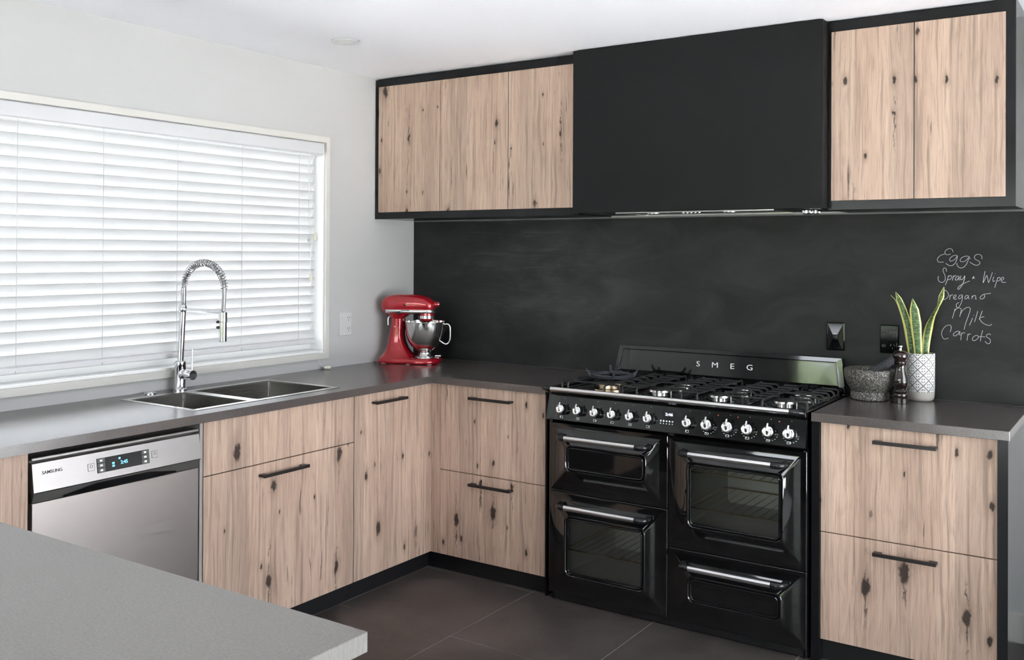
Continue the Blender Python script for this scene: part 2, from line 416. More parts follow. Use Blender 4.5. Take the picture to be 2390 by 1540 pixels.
def text(name, body, size, loc, rot, material, parent, sx=1.0, extrude=0.0006, bold=0.0, spacing=1.0):
    cu = bpy.data.curves.new(name, 'FONT'); cu.body = body; cu.size = size; cu.extrude = extrude; cu.offset = bold; cu.space_character = spacing
    cu.align_x = 'CENTER'; cu.align_y = 'CENTER'; cu.resolution_u = 3; cu.materials.append(M[material])
    tmp = bpy.data.objects.new(name, cu); COL.objects.link(tmp); bpy.context.view_layer.update()
    me = bpy.data.meshes.new_from_object(tmp.evaluated_get(bpy.context.evaluated_depsgraph_get()))
    bpy.data.objects.remove(tmp); me.name = name
    o = bpy.data.objects.new(name, me); COL.objects.link(o); o.parent = parent
    o.location = Vector(loc) - (parent_loc(parent) if parent else Vector()); o.rotation_euler = rot; o.scale = (sx, 1, 1)
    return o
WORDS = {'Eggs':[[(2.7494,1.4843),(2.7451,1.495),(2.7338,1.4975),(2.7224,1.4903),(2.7196,1.4811),(2.7267,1.4734),(2.7409,1.4765)],[(2.7196,1.4764),(2.7053,1.4717),(2.6938,1.4608),(2.6924,1.45),(2.6996,1.4439),(2.7154,1.4449)],[(2.7649,1.4705),(2.7537,1.4711),(2.7409,1.4627),(2.7367,1.4519),(2.7438,1.4489),(2.7565,1.4567),(2.7649,1.469),(2.7636,1.4583),(2.7579,1.4429),(2.7481,1.432),(2.7353,1.431),(2.7225,1.4394)],[(2.8111,1.4571),(2.8069,1.4662),(2.7958,1.4683),(2.7818,1.463),(2.7748,1.4522),(2.7804,1.4468),(2.793,1.4493),(2.8055,1.4631),(2.8028,1.4494),(2.7958,1.4341),(2.7847,1.4233),(2.7721,1.4231),(2.7636,1.4337),(2.7636,1.4414)],[(2.8525,1.4574),(2.8511,1.4695),(2.8428,1.4755),(2.8318,1.4739),(2.8258,1.4648),(2.8305,1.4557),(2.8415,1.4497),(2.8457,1.4422),(2.8388,1.4339),(2.8264,1.4344),(2.8097,1.4449)]],'Spray':[[(2.7254,1.4071),(2.724,1.4179),(2.7168,1.4215),(2.7126,1.4115),(2.7169,1.3993),(2.7212,1.387),(2.7198,1.3715),(2.7098,1.3636),(2.6984,1.368),(2.694,1.3803),(2.6975,1.3881)],[(2.7326,1.3918),(2.7298,1.3779),(2.7213,1.3537)],[(2.7326,1.3872),(2.7411,1.392),(2.7439,1.3843),(2.7383,1.3765),(2.7306,1.3755)],[(2.7468,1.3721),(2.7496,1.3875),(2.751,1.3921)],[(2.7502,1.3844),(2.7566,1.3922),(2.7609,1.3908)],[(2.7707,1.3894),(2.7637,1.3884),(2.7581,1.38),(2.7595,1.3739),(2.7665,1.3771),(2.7716,1.3879),(2.7702,1.3787),(2.7736,1.3741)],[(2.7778,1.391),(2.775,1.3818),(2.7792,1.3758),(2.7876,1.3821),(2.7917,1.3913),(2.7904,1.3791),(2.7848,1.3606),(2.7764,1.3451),(2.7694,1.3379),(2.7666,1.3418),(2.7736,1.3512),(2.7904,1.3623),(2.8099,1.3718)]],'and':[[(2.8182,1.3796),(2.8251,1.3873),(2.8223,1.3888),(2.8204,1.3827),(2.8279,1.3822)]],'Wipe':[[(2.8635,1.4106),(2.8595,1.3864),(2.8568,1.3652),(2.8663,1.3865),(2.8699,1.3941),(2.8732,1.3806),(2.8759,1.3662),(2.8827,1.3838),(2.8894,1.4065)],[(2.8949,1.3901),(2.8908,1.378),(2.8928,1.3705),(2.8976,1.3751)],[(2.8989,1.4021),(2.8995,1.4004)],[(2.9084,1.3873),(2.903,1.3692),(2.8977,1.348)],[(2.9084,1.3843),(2.9151,1.3874),(2.9165,1.38),(2.9111,1.3739),(2.9044,1.3737)],[(2.9232,1.3756),(2.9286,1.3817),(2.9272,1.3882),(2.9219,1.386),(2.9197,1.3755),(2.9246,1.3681),(2.9366,1.3693)]],'Oregano':[[(2.7156,1.3319),(2.7228,1.3321),(2.7327,1.3195),(2.7299,1.3055),(2.72,1.2969),(2.7137,1.2958)],[(2.7148,1.3313),(2.7159,1.3159),(2.7143,1.2958)],[(2.7371,1.2965),(2.7384,1.3104),(2.7376,1.315)],[(2.7384,1.3073),(2.7441,1.3152),(2.7498,1.3153)],[(2.7498,1.303),(2.7583,1.3064),(2.7611,1.3141),(2.7554,1.3146),(2.7512,1.3061),(2.7554,1.298),(2.7639,1.3004)],[(2.7807,1.3162),(2.7737,1.3139),(2.7695,1.3036),(2.7737,1.3007),(2.7807,1.3086),(2.7835,1.3163),(2.7827,1.2994),(2.778,1.281),(2.7696,1.2669),(2.762,1.2682),(2.7625,1.2804),(2.771,1.2868)],[(2.8031,1.3147),(2.7961,1.3136),(2.7919,1.3043),(2.7961,1.3008),(2.8031,1.3077),(2.8053,1.3148),(2.8045,1.3047),(2.8086,1.3018)],[(2.8183,1.3142),(2.817,1.302)],[(2.8178,1.3081),(2.8253,1.3153),(2.8308,1.3131),(2.83,1.3024),(2.8349,1.3026)],[(2.8514,1.3152),(2.8459,1.3074),(2.8501,1.3021),(2.8597,1.3063),(2.8624,1.3155),(2.8569,1.3199),(2.8514,1.3152)],[(2.8596,1.3214),(2.8733,1.3233),(2.8842,1.3251)]],'Milk':[[(2.7471,1.2231),(2.7527,1.2433),(2.7569,1.2618)],[(2.7555,1.2526),(2.7654,1.2637),(2.7752,1.264),(2.7794,1.2581),(2.7767,1.2442),(2.7739,1.2303)],[(2.7753,1.238),(2.785,1.2567),(2.8004,1.268),(2.8101,1.2668),(2.8115,1.2577),(2.8046,1.2331),(2.7963,1.2084),(2.7894,1.1806)],[(2.8199,1.2277),(2.8144,1.2122),(2.8083,1.1983)],[(2.8232,1.2393),(2.8238,1.2375)],[(2.8378,1.2542),(2.8323,1.2312),(2.8268,1.2128)],[(2.8543,1.2563),(2.8475,1.2364),(2.8434,1.2226)],[(2.8612,1.2339),(2.8488,1.2304),(2.8447,1.2257),(2.8544,1.2109),(2.8694,1.2026),(2.8817,1.2016),(2.8877,1.2064)]],'Carrots':[[(2.7388,1.1689),(2.743,1.1814),(2.7415,1.1937),(2.733,1.1957),(2.7202,1.1881),(2.7103,1.1722),(2.7083,1.1566),(2.7132,1.1445),(2.7203,1.1397),(2.7331,1.1447)],[(2.774,1.1722),(2.7642,1.1726),(2.7529,1.1635),(2.7515,1.1558),(2.7586,1.1546),(2.7684,1.1628),(2.7754,1.1723),(2.7726,1.1614),(2.7769,1.1571)],[(2.7796,1.1679),(2.7791,1.1541),(2.7777,1.1388)],[(2.7797,1.1603),(2.7866,1.1683),(2.7936,1.1671)],[(2.8034,1.1645),(2.802,1.1508),(2.7998,1.1385)],[(2.8034,1.1584),(2.8089,1.1648),(2.8145,1.1636)],[(2.8311,1.1599),(2.8214,1.1518),(2.8201,1.1411),(2.8284,1.14),(2.8394,1.1497),(2.8394,1.1588),(2.8311,1.1599)],[(2.8558,1.1808),(2.8504,1.1594),(2.8477,1.138)],[(2.8408,1.1543),(2.8517,1.1564),(2.8641,1.1555)],[(2.8831,1.1641),(2.8804,1.1684),(2.8709,1.1649),(2.8695,1.1558),(2.8791,1.1503),(2.8832,1.1415),(2.8805,1.1323),(2.8723,1.1304),(2.8641,1.1389)]]}
# ================================================================== THE SETTING
H = 0.898           # worktop height
CZ = 2.384          # ceiling height
RX, RY = 4.70, -5.7  # right wall, rear wall
# floor: grout bed with separate tiles
floor = struct('floor', BOX(-0.12, RX + 0.12, RY - 0.12, 0.12, -0.06, -0.0015), 'grout', 'charcoal tiled kitchen floor')
TS = 0.5835
tile0 = None
for i in range(-1, 8):
    for j in range(0, 12):
        xa, yb = 0.5785 + TS * (i - 0) - TS * 0, -0.5915 - TS * (j - 1)
        xa = 0.5785 + TS * i; x1 = xa + TS; y1 = yb; y0 = yb - TS
        if x1 > RX + 0.3 or y0 < RY - 0.3: continue
        if tile0 is None:
            tile0 = obj('tile', BOX(0.0017, TS - 0.0017, 0.0017, TS - 0.0017, -0.006, 0.0, bev=0.0006), 'floor_tile', floor, local=True); tile0.location = (xa, y0, 0)
        else: share(tile0, 'tile', (xa, y0, 0), floor)
struct('ceiling', BOX(-0.12, RX + 0.12, RY - 0.12, 0.12, CZ, CZ + 0.08), 'ceiling_white', 'smooth white ceiling')
# left wall with the sink window opening
WY0, WY1, WZ0, WZ1 = -2.745, -0.697, 0.9775, 2.011
ys = [RY - 0.12, WY0, WY1, 0.12]; zs = [0, WZ0, WZ1, CZ]
struct('wall_left', cells(ys, zs, lambda i, j: not (i == 1 and j == 1), lambda u, v, w: (w, u, v), -0.12, 0.0), 'wall_white', 'white wall with the blind-covered window')
struct('wall_back', BOX(0.0, RX, 0.0, 0.12, 0, CZ), 'wall_white', 'white wall behind the cooker')
# right wall with an opening for the added terrace doors, rear wall with garden doors
ys = [RY - 0.12, -2.90, -0.12, 0.12]; zs = [0, 2.15, CZ]
struct('wall_right', cells(ys, zs, lambda i, j: not (i == 1 and j == 0), lambda u, v, w: (w, u, v), RX, RX + 0.12), 'wall_white')
xs = [0.0, 0.33, 4.47, RX]; zs = [0, 2.15, CZ]
struct('wall_rear', cells(xs, zs, lambda i, j: not (i == 1 and j == 0), lambda u, v, w: (u, w, v), RY - 0.12, RY), 'wall_white')
struct('baseboard_back', BOX(3.025, RX, -0.014, 0.0, 0, 0.11, bev=0.003), 'trim_white')
struct('baseboard_right', BOX(RX - 0.014, RX, RY, -2.92, 0, 0.11, bev=0.003), 'trim_white')
# sink window
w1 = thing('window_1', 'wide window over the sink with a cream frame', None, (0, -1.72, WZ0), kind='structure')
fr = cells([WY0 - 0.026, WY0, WY1, WY1 + 0.024], [WZ0 - 0.029, WZ0, WZ1, WZ1 + 0.028], lambda i, j: not (i == 1 and j == 1), lambda u, v, w: (w, u, v), 0.0, 0.016)
obj('window_frame', fr, 'trim_white', w1)
obj('window_sill', BOX(-0.12, -0.001, WY0 + 0.001, WY1 - 0.001, WZ0 + 0.0005, WZ0 + 0.010), 'jamb_white', w1)
for nm_, bb in (('jamb', (-0.119, -0.0005, WY1 - 0.006, WY1 - 0.0003, WZ0 + 0.011, WZ1 - 0.001)), ('jamb', (-0.119, -0.0005, WY0 + 0.0003, WY0 + 0.006, WZ0 + 0.011, WZ1 - 0.001)), ('head_lining', (-0.119, -0.0005, WY0 + 0.0065, WY1 - 0.0065, WZ1 - 0.0008, WZ1 - 0.0001))):
    obj(nm_, BOX(*bb), 'jamb_white', w1)
sash = cells([WY0 + 0.001, WY0 + 0.03, WY1 - 0.03, WY1 - 0.001], [WZ0 + 0.011, WZ0 + 0.04, WZ1 - 0.03, WZ1 - 0.001], lambda i, j: j in (0, 2) or i in (0, 2), lambda u, v, w: (w, u, v), -0.112, -0.085)
obj('sash', sash, 'white_plastic', w1)
obj('pane', BOX(-0.10, -0.096, WY0 + 0.03, WY1 - 0.03, WZ0 + 0.04, WZ1 - 0.03), 'window_glass', w1)
# terrace doors added to light the ceiling; garden doors (behind the camera, seen in reflections)
w2 = thing('door_2', 'unseen glazed terrace doors added in the right-hand wall to light the room', None, (RX, -1.5, 0), kind='structure')
obj('door_frame', cells([-2.90, -2.84, -1.54, -1.48, -0.18, -0.12], [0.0, 0.06, 2.09, 2.15], lambda i, j: j in (0, 2) or i in (0, 2, 4), lambda u, v, w: (w, u, v), RX + 0.03, RX + 0.08), 'black_satin', w2)
for a, b in ((-2.84, -1.54), (-1.48, -0.18)): obj('pane', BOX(RX + 0.053, RX + 0.057, a, b, 0.06, 2.09), 'window_glass', w2)
rug = obj('bounce_rug', BOX(3.50, 4.62, -3.0, -0.15, 0.0003, 0.008, bev=0.002), 'bounce_cream'); tag(rug, 'unseen pale rug added by the terrace doors to bounce sunlight', 'rug')  # out-of-view reflector, added so the sun patch brightens the ceiling
d1 = thing('door_1', 'glazed garden doors behind the camera', None, (2.4, RY, 0), kind='structure')
dx = [0.33, 0.40, 1.33, 1.41, 2.36, 2.44, 3.39, 3.47, 4.40, 4.47]
obj('door_frame', cells(dx, [0.0, 0.09, 2.07, 2.15], lambda i, j: j in (0, 2) or i % 2 == 0, lambda u, v, w: (u, w, v), RY - 0.08, RY - 0.03), 'black_satin', d1)
for k in range(4): obj('pane', BOX(dx[2 * k + 1], dx[2 * k + 2], RY - 0.057, RY - 0.053, 0.09, 2.07), 'window_glass', d1)
# garden
ground = obj('garden_lawn', BOX(-30, 30, -40, 20, -0.35, -0.15), 'lawn_green'); tag(ground, 'green lawn outside the garden doors', 'lawn', kind='structure')
pv = obj('bounce_paving', BOX(-6.0, 12.0, -10.6, 5.0, -0.149, -0.08), 'bounce_paving_pale'); tag(pv, 'unseen pale paving added round the house to bounce daylight indoors', 'patio', kind='structure')  # pale ground added outside to throw daylight up at the ceiling
hb = bmn()
nx = 60
rows = []
for i in range(nx + 1):
    x = -3 + 11 * i / nx
    rows.append([(x, -11.2 + random.uniform(-.18, .18), -0.15), (x, -11.0 + random.uniform(-.2, .2), 0.7), (x, -11.1 + random.uniform(-.2, .2), 1.5 + random.uniform(-.1, .1)),
                 (x, -11.6 + random.uniform(-.1, .1), 1.9 + random.uniform(-.2, .2)), (x, -12.3, 1.7 + random.uniform(-.2, .2)), (x, -12.4, -0.15)])
loft(hb, rows, True, True, closed=True)
hedge = obj('garden_hedge', hb, 'hedge_green'); tag(hedge, 'clipped green garden hedge beyond the glazed doors', 'hedge')

# ================================================================== CHALKBOARD
cb = obj('chalkboard', BOX(0.0015, 3.075, -0.005, -0.0005, H + 0.0005, 1.6445), 'chalkboard')
tag(cb, 'long charcoal chalkboard splashback with a handwritten shopping list', 'chalkboard')
obj('top_strip', BOX(0.0015, 3.075, -0.008, -0.0045, 1.640, 1.6448), 'strip_grey', cb)
for wname, strokes in WORDS.items():
    b = bmn()
    for s in strokes:
        pts = [(p.x, -0.0056, p.y) for p in crom([(a, c) for a, c in s], 4)]
        tube(b, pts, 0.00105, 5)
    bmesh.ops.transform(b, matrix=Matrix.Translation((0, -0.0056, 0)) @ Matrix.Diagonal((1, 0.35, 1, 1)) @ Matrix.Translation((0, 0.0056, 0)), verts=b.verts)
    o = obj('chalk_word', b, 'chalk', cb); o['label'] = {'and': 'small chalk mark between Spray and Wipe'}.get(wname, 'white chalk word ' + wname)

# ================================================================== BLIND
bl = thing('venetian_blind', 'white slatted venetian blind covering the window over the sink', 'blind', (-0.03, -1.72, WZ0 + 0.02))
BY0, BY1 = -2.70, -0.742
v = bmn(); prof = [(-0.060, 1.950), (0.004, 1.949), (0.011, 1.955), (0.012, 1.965), (0.012, 1.998), (0.009, 2.006), (0.002, 2.0095), (-0.060, 2.0095)]
loft(v, [[(x, WY0 + 0.004, z) for x, z in prof], [(x, WY1 - 0.018, z) for x, z in prof]])
obj('valance', v, 'blind_white', bl, sm=30)
SW, ST = 0.0255, math.radians(62)      # half width, tilt (room edge up)
def slat_mesh():
    b = bmn(); L0, L1 = [], []
    n = 4; pts = []
    for k in range(n + 1):
        s = -1 + 2 * k / n; pts.append((s * SW, 0.0022 * (1 - s * s)))
    top = [(a, c + 0.0013) for a, c in pts]; bot = [(a, c - 0.0013) for a, c in reversed(pts)]
    ring = top + bot
    ca, sa = math.cos(ST), math.sin(ST)
    P = [(a * ca - c * sa, a * sa + c * ca) for a, c in ring]
    loft(b, [[(x, BY0, z) for x, z in P], [(x, BY1, z) for x, z in P]])
    return b
s0 = None; NS = 21
for k in range(-1, NS):
    z = 1.918 - 0.0424 * k
    loc = Vector((-0.032, 0, z)) - Vector(bl.location)
    if s0 is None: s0 = obj('slat', slat_mesh(), 'blind_slat', bl, sm=30, local=True); s0.location = loc
    else: share(s0, 'slat', loc, bl)
zb = 1.918 - 0.0424 * (NS - 0.36)
obj('bottom_rail', BOX(-0.052, -0.004, BY0, BY1, zb - 0.018, zb + 0.006, bev=0.005, seg=2), 'blind_white', bl)
for ys_ in (-0.8544, -1.2012, -1.546, -1.889, -2.232, -2.575):
    b = bmn(); cyl(b, (-0.0085, ys_, zb), (-0.0085, ys_, 1.952), 0.0014, 6); obj('ladder_cord', b, 'blind_slat', bl)
    b = bmn(); lathe(b, [(0.002, 0.0), (0.006, 0.001), (0.0065, 0.005), (0.003, 0.007)], 10, (-0.004, ys_, zb - 0.010), 'X'); obj('cord_button', b, 'white_plastic', bl)
    for k in range(NS):
        z = 1.918 - 0.0424 * k
        b = None
def tassel(c, parent, name='tassel', tilt=None):
    b = bmn(); lathe(b, [(0.002, 0.038), (0.0050, 0.037), (0.0098, 0.014), (0.0098, 0.004), (0.007, 0.0)], 14, c); obj(name, b, 'cream_plastic', parent, sm=True)
for yc, z1 in ((-0.775, 1.56), (-0.800, 1.365), (-0.812, 1.535)):
    b = bmn(); cyl(b, (0.016, yc, z1), (0.010, yc - 0.004, 1.955), 0.0010, 6); obj('pull_cord', b, 'white_plastic', bl)
tassel((0.018, -0.773, 1.528), bl); tassel((0.018, -0.800, 1.332), bl)
b = bmn(); lathe(b, [(0.003, -0.007), (0.008, -0.005), (0.008, 0.005), (0.003, 0.007)], 12, (0.018, -0.812, 1.528), 'Y'); obj('cord_joiner', b, 'white_plastic', bl)
b = bmn(); tube(b, crom([(0.014, -0.745, 1.0), (0.020, -0.752, 0.955), (0.024, -0.742, 0.925), (0.030, -0.728, 0.911)], 5), 0.0010, 6); obj('pull_cord', b, 'white_plastic', bl)
b = bmn(); lathe(b, [(0.0035, -0.015), (0.0065, -0.013), (0.0085, 0.010), (0.0085, 0.016), (0.004, 0.016), (0.004, 0.010)], 14, (0, 0, 0), 'X')
b.transform(Matrix.Translation((0.043, -0.712, 0.9068)) @ Matrix.Rotation(math.radians(38), 4, 'Z')); obj('tassel', b, 'cream_plastic', bl, sm=True)

# ================================================================== CEILING LIGHT
dl = thing('ceiling_downlight', 'round white recessed downlight in the ceiling', 'light', (0.502, -1.08, CZ))
b = bmn(); lathe(b, [(0.052, -0.0005), (0.060, -0.002), (0.060, -0.004), (0.056, -0.006), (0.042, -0.004), (0.042, -0.0005)], 40, (0.502, -1.08, CZ)); obj('trim_ring', b, 'white_plastic', dl, sm=True)
b = bmn(); lathe(b, [(0.0415, -0.0006), (0.0415, -0.003), (0.03, -0.0035)], 32, (0.502, -1.08, CZ)); obj('lens', b, 'lamp_lens', dl, sm=True)

# ================================================================== WALL CABINETS AND HOOD
ZU0, ZU1, ZD0, ZD1 = 1.646, 2.3800, 1.6812, 2.338
FY = -0.3256
def frame(xa, xb, sl, sr, parent, name='frame'):
    b = cells([xa, xa + sl, xb - sr, xb], [ZU0, ZD0 - 0.0015, ZD1 + 0.0015, ZU1 - 0.004], lambda i, j: not (i == 1 and j == 1), lambda u, v, w: (u, w, v), FY, -0.012)
    return obj(name, b, 'black_satin', parent)
def door(xa, xb, za, zb, y, parent, name='door', th=0.018):
    return obj(name, BOX(xa, xb, y, y + th, za, zb, bev=0.0008), 'oak', parent)
wl = thing('wall_cabinet', 'oak wall cabinet with three doors in a black frame, beside the window', 'cabinet', (0.62, -0.16, ZU0))
frame(0.002, 1.2355, 0.0205, 0.0005, wl)
obj('carcass', BOX(0.024, 1.233, FY + 0.024, -0.013, ZD0 - 0.001, ZD1 + 0.001), 'black_satin', wl)
for a, b_ in ((0.0240, 0.4306), (0.4342, 0.8427), (0.8463, 1.2345)): door(a, b_, ZD0, ZD1, FY - 0.0006, wl)
for gx in (0.4306, 0.8427): obj('gap_shadow', BOX(gx + 0.0002, gx + 0.0034, FY + 0.0012, FY + 0.0225, ZD0 + 0.001, ZD1 - 0.001), 'black_plinth', wl)  # black strips drawing the line of shade between the doors
obj('scribe_strip', BOX(0.002, 1.2355, FY + 0.02, -0.012, ZU1 - 0.004, CZ - 0.0005), 'black_satin', wl)
wr = thing('wall_cabinet', 'oak wall cabinet with two doors in a black frame, right of the hood', 'cabinet', (2.68, -0.16, ZU0))
frame(2.3505, 3.0037, 0.0115, 0.0315, wr)
obj('carcass', BOX(2.3635, 2.9700, FY + 0.024, -0.013, ZD0 - 0.001, ZD1 + 0.001), 'black_satin', wr)
for a, b_ in ((2.3628, 2.6642), (2.6678, 2.9710)): door(a, b_, ZD0, ZD1, FY - 0.0006, wr)
obj('gap_shadow', BOX(2.6644, 2.6676, FY + 0.0012, FY + 0.0225, ZD0 + 0.001, ZD1 - 0.001), 'black_plinth', wr)  # joint shade drawn as a black strip, as on the left unit
obj('scribe_strip', BOX(2.3505, 3.0037, FY + 0.012, -0.012, ZU1 - 0.004, CZ - 0.0005), 'black_satin', wr)

hd = thing('range_hood', 'large black boxed range hood above the cooker', 'range hood', (1.793, -0.19, 1.653))
obj('housing', BOX(1.2372, 2.3488, -0.3879, -0.012, 1.653, 2.3792, bev=0.001), 'black_hood', hd)
obj('scribe_strip', BOX(1.255, 2.335, -0.375, -0.012, 2.3793, CZ - 0.0005), 'black_satin', hd)
tr_ = cells([1.432, 1.442, 2.132, 2.142], [-0.345, -0.337, -0.055, -0.047], lambda i, j: not (i == 1 and j == 1), lambda u, v, w: (u, v, w), 1.6485, 1.6529)
obj('filter_frame', tr_, 'satin_steel', hd)
obj('filter_panel', BOX(1.4425, 2.1315, -0.3365, -0.0555, 1.6500, 1.6529), 'gloss_black', hd)
for k in range(5):
    b = bmn(); lathe(b, [(0.0062, 0.0), (0.0062, -0.0045), (0.0045, -0.006), (0.0008, -0.006)], 14, (1.735 + 0.018 * k, -0.30, 1.6500)); obj('button', b, 'chrome', hd, sm=True)
for lx in (1.58, 1.93):
    b = bmn(); lathe(b, [(0.03, 0.0), (0.03, -0.0035), (0.022, -0.005), (0.001, -0.005)], 24, (lx, -0.27, 1.6500)); obj('lamp', b, 'satin_steel', hd, sm=True)
pk = thing('hook_disc', 'ribbed silver disc with a black stub under the hood', 'hook', (2.262, -0.235, 1.652))
b = bmn(); L = []
for hgt, rr in ((0.0, 0.030), (-0.003, 0.0345), (-0.015, 0.0345), (-0.018, 0.030)):
    L.append([((rr + (0.0016 if (i % 2) else -0.0016)) * math.cos(2 * PI * i / 40) + 2.262, (rr + (0.0016 if (i % 2) else -0.0016)) * math.sin(2 * PI * i / 40) - 0.235, 1.6525 + hgt) for i in range(40)])
loft(b, L); obj('disc', b, 'chrome', pk)
b = bmn(); cyl(b, (2.262, -0.235, 1.635), (2.262, -0.235, 1.628), 0.008, 14); obj('stub', b, 'black_plastic', pk)

# ================================================================== WORKTOPS
DL, DB, TK = 0.622, 0.6177, 0.0314
SX0, SX1, SY0, SY1 = 0.098, 0.541, -1.8825, -1.142      # sink cut-out
XW1 = 1.2415
ux = [0.0015, SX0 + 0.006, SX1 - 0.006, DL, XW1]; uy = [-3.028, SY0 + 0.006, SY1 - 0.006, -DB, -0.006]
wt = obj('worktop', cells(ux, uy, lambda i, j: (i < 3 or j == 3) and not (i == 1 and j == 1), lambda u, v, w: (u, v, w), H - TK, H), 'worktop')
tag(wt, 'dark charcoal corner worktop running past the sink to the cooker', 'worktop')
wt2 = obj('worktop', BOX(2.3745, 3.0184, -DB, -0.006, H - TK, H, bev=0.0012), 'worktop')
tag(wt2, 'short dark charcoal worktop carrying the potted plant, right of the cooker', 'worktop')
wt3 = obj('worktop', BOX(0.0015, 2.4235, -3.96, -3.0335, H - 0.0305, H + 0.0005, bev=0.0012), 'worktop_sheen')
tag(wt3, 'wide worktop of the near bench in the foreground, window sheen painted in', 'worktop')

# ================================================================== BASE CABINETS
ZK, ZT, ZS = 0.0806, 0.8614, 0.4703
XF = DL - 0.015     # front plane of the window run
YF = -DB + 0.015    # front plane of the cooker run
def handle_x(yc, z, ln, parent):       # bar handle on a front facing +x
    h = bmn(); box(h, XF + 0.024, XF + 0.034, yc - ln / 2, yc + ln / 2, z - 0.0060, z + 0.0060, bev=0.0008)
    for s in (-1, 1): box(h, XF - 0.0005, XF + 0.025, yc + s * (ln / 2 - 0.013) - 0.013, yc + s * (ln / 2 - 0.013) + 0.013, z - 0.0040, z + 0.0040)
    return obj('handle', h, 'handle_black', parent)
def handle_y(xc, z, ln, parent):       # on a front facing -y
    h = bmn(); box(h, xc - ln / 2, xc + ln / 2, YF - 0.034, YF - 0.024, z - 0.0060, z + 0.0060, bev=0.0008)
    for s in (-1, 1): box(h, xc + s * (ln / 2 - 0.013) - 0.013, xc + s * (ln / 2 - 0.013) + 0.013, YF - 0.025, YF + 0.0005, z - 0.0040, z + 0.0040)
    return obj('handle', h, 'handle_black', parent)
def front_x(ya, yb, za, zb, parent, name):
    return obj(name, BOX(XF - 0.018, XF, ya, yb, za, zb, bev=0.0008), 'oak', parent)
def front_y(xa, xb, za, zb, parent, name):
    return obj(name, BOX(xa, xb, YF, YF + 0.018, za, zb, bev=0.0008), 'oak', parent)
G = 0.0018
# sink cabinet
sc = thing('sink_cabinet', 'oak sink cabinet with a false front over one large handled door', 'cabinet', (0.3, -1.508, ZK))
obj('side_panel', BOX(0.02, XF - 0.0015, -1.9090, -1.8965, 0.002, H - TK - 0.001), 'carcass_grey', sc)
obj('base_panel', BOX(0.02, XF - 0.020, -1.884, -1.124, ZK, ZK + 0.016), 'carcass_grey', sc)
obj('back_panel', BOX(0.005, 0.018, -1.884, -1.124, ZK, H - TK - 0.22), 'carcass_grey', sc)
front_x(-1.8945 + G, -1.1218 - G, 0.6712 + G, ZT + 0.003, sc, 'false_front')
d_ = front_x(-1.8945 + G, -1.1218 - G, ZK, 0.6712 - G, sc, 'door'); handle_x(-1.524, 0.6285, 0.232, d_)
# corner cabinet
cc = thing('corner_cabinet', 'oak corner cabinet with a single narrow door near the red mixer', 'cabinet', (0.3, -0.6, ZK))
obj('carcass', BOX(0.02, XF - 0.0195, -1.120, -0.012, ZK, H - TK - 0.001), 'carcass_grey', cc)
d_ = front_x(-1.1218 + G, -0.6548 - G, ZK, ZT + 0.003, cc, 'door'); handle_x(-0.911, 0.824, 0.205, d_)
front_x(-0.6548 + 0.0004, YF + 0.0185, ZK, ZT + 0.003, cc, 'filler')
front_y(XF + 0.0005, 0.6589 - 0.0004, ZK, ZT + 0.003, cc, 'filler')
# drawers left of the cooker
dc = thing('drawer_cabinet', 'oak two-drawer cabinet between the corner and the cooker', 'cabinet', (0.95, -0.3, ZK))
obj('carcass', BOX(0.66, 1.2315, YF + 0.0195, -0.012, ZK, H - TK - 0.001), 'carcass_grey', dc)
obj('side_panel', BOX(1.2335, 1.2405, YF + 0.002, -0.012, 0.0, H - TK - 0.001), 'black_satin', dc)
d_ = front_y(0.6589 + G, 1.2327 - 0.0006, ZS + G, ZT + 0.003, dc, 'drawer_front'); handle_y(0.9535, 0.8165, 0.226, d_)
d_ = front_y(0.6589 + G, 1.2327 - 0.0006, ZK, ZS - G, dc, 'drawer_front'); handle_y(0.9555, 0.4275, 0.226, d_)
# drawers right of the cooker
rc = thing('drawer_cabinet', 'oak two-drawer cabinet with black side panels, right of the cooker', 'cabinet', (2.7, -0.3, 0))
obj('side_panel', BOX(2.3760, 2.4045, -DB + 0.004, -0.012, 0.0, H - TK - 0.001), 'black_satin', rc)
obj('side_panel', BOX(2.9825, 3.0140, -DB + 0.004, -0.012, 0.0, H - TK - 0.001), 'black_satin', rc)
obj('carcass', BOX(2.4055, 2.9815, YF + 0.0195, -0.012, ZK, H - TK - 0.001), 'carcass_grey', rc)
d_ = front_y(2.4058, 2.9812, ZS + G, ZT + 0.003, rc, 'drawer_front'); handle_y(2.6955, 0.8175, 0.207, d_)
d_ = front_y(2.4058, 2.9812, ZK + 0.002, ZS - G, rc, 'drawer_front'); handle_y(2.6965, 0.4275, 0.207, d_)
obj('plinth', BOX(2.4050, 2.9820, -0.5702, -0.55, 0.0, ZK - 0.001), 'black_plinth', rc)
# end cabinet left of the dishwasher
ec = thing('end_cabinet', 'oak cabinet door left of the steel dishwasher, cut by the frame', 'cabinet', (0.3, -2.78, ZK))
obj('carcass', BOX(0.02, XF - 0.0195, -3.02, -2.535, ZK, H - TK - 0.001), 'carcass_grey', ec)
front_x(-3.02, -2.533, ZK, ZT + 0.003, ec, 'door')
# plinths
obj('plinth', BOX(0.548, 0.5692, -1.895, -1.1220, 0.0003, ZK - 0.001), 'black_plinth', sc)
obj('plinth', cells([0.548, 0.5692, 0.6585], [-1.1215, -0.5702, -0.549], lambda i, j: i == 0 or j == 1, lambda u, v, w: (u, v, w), 0.0003, ZK - 0.001), 'black_plinth', cc)
obj('plinth', BOX(0.6590, 1.2330, -0.5702, -0.549, 0.0003, ZK - 0.001), 'black_plinth', dc)
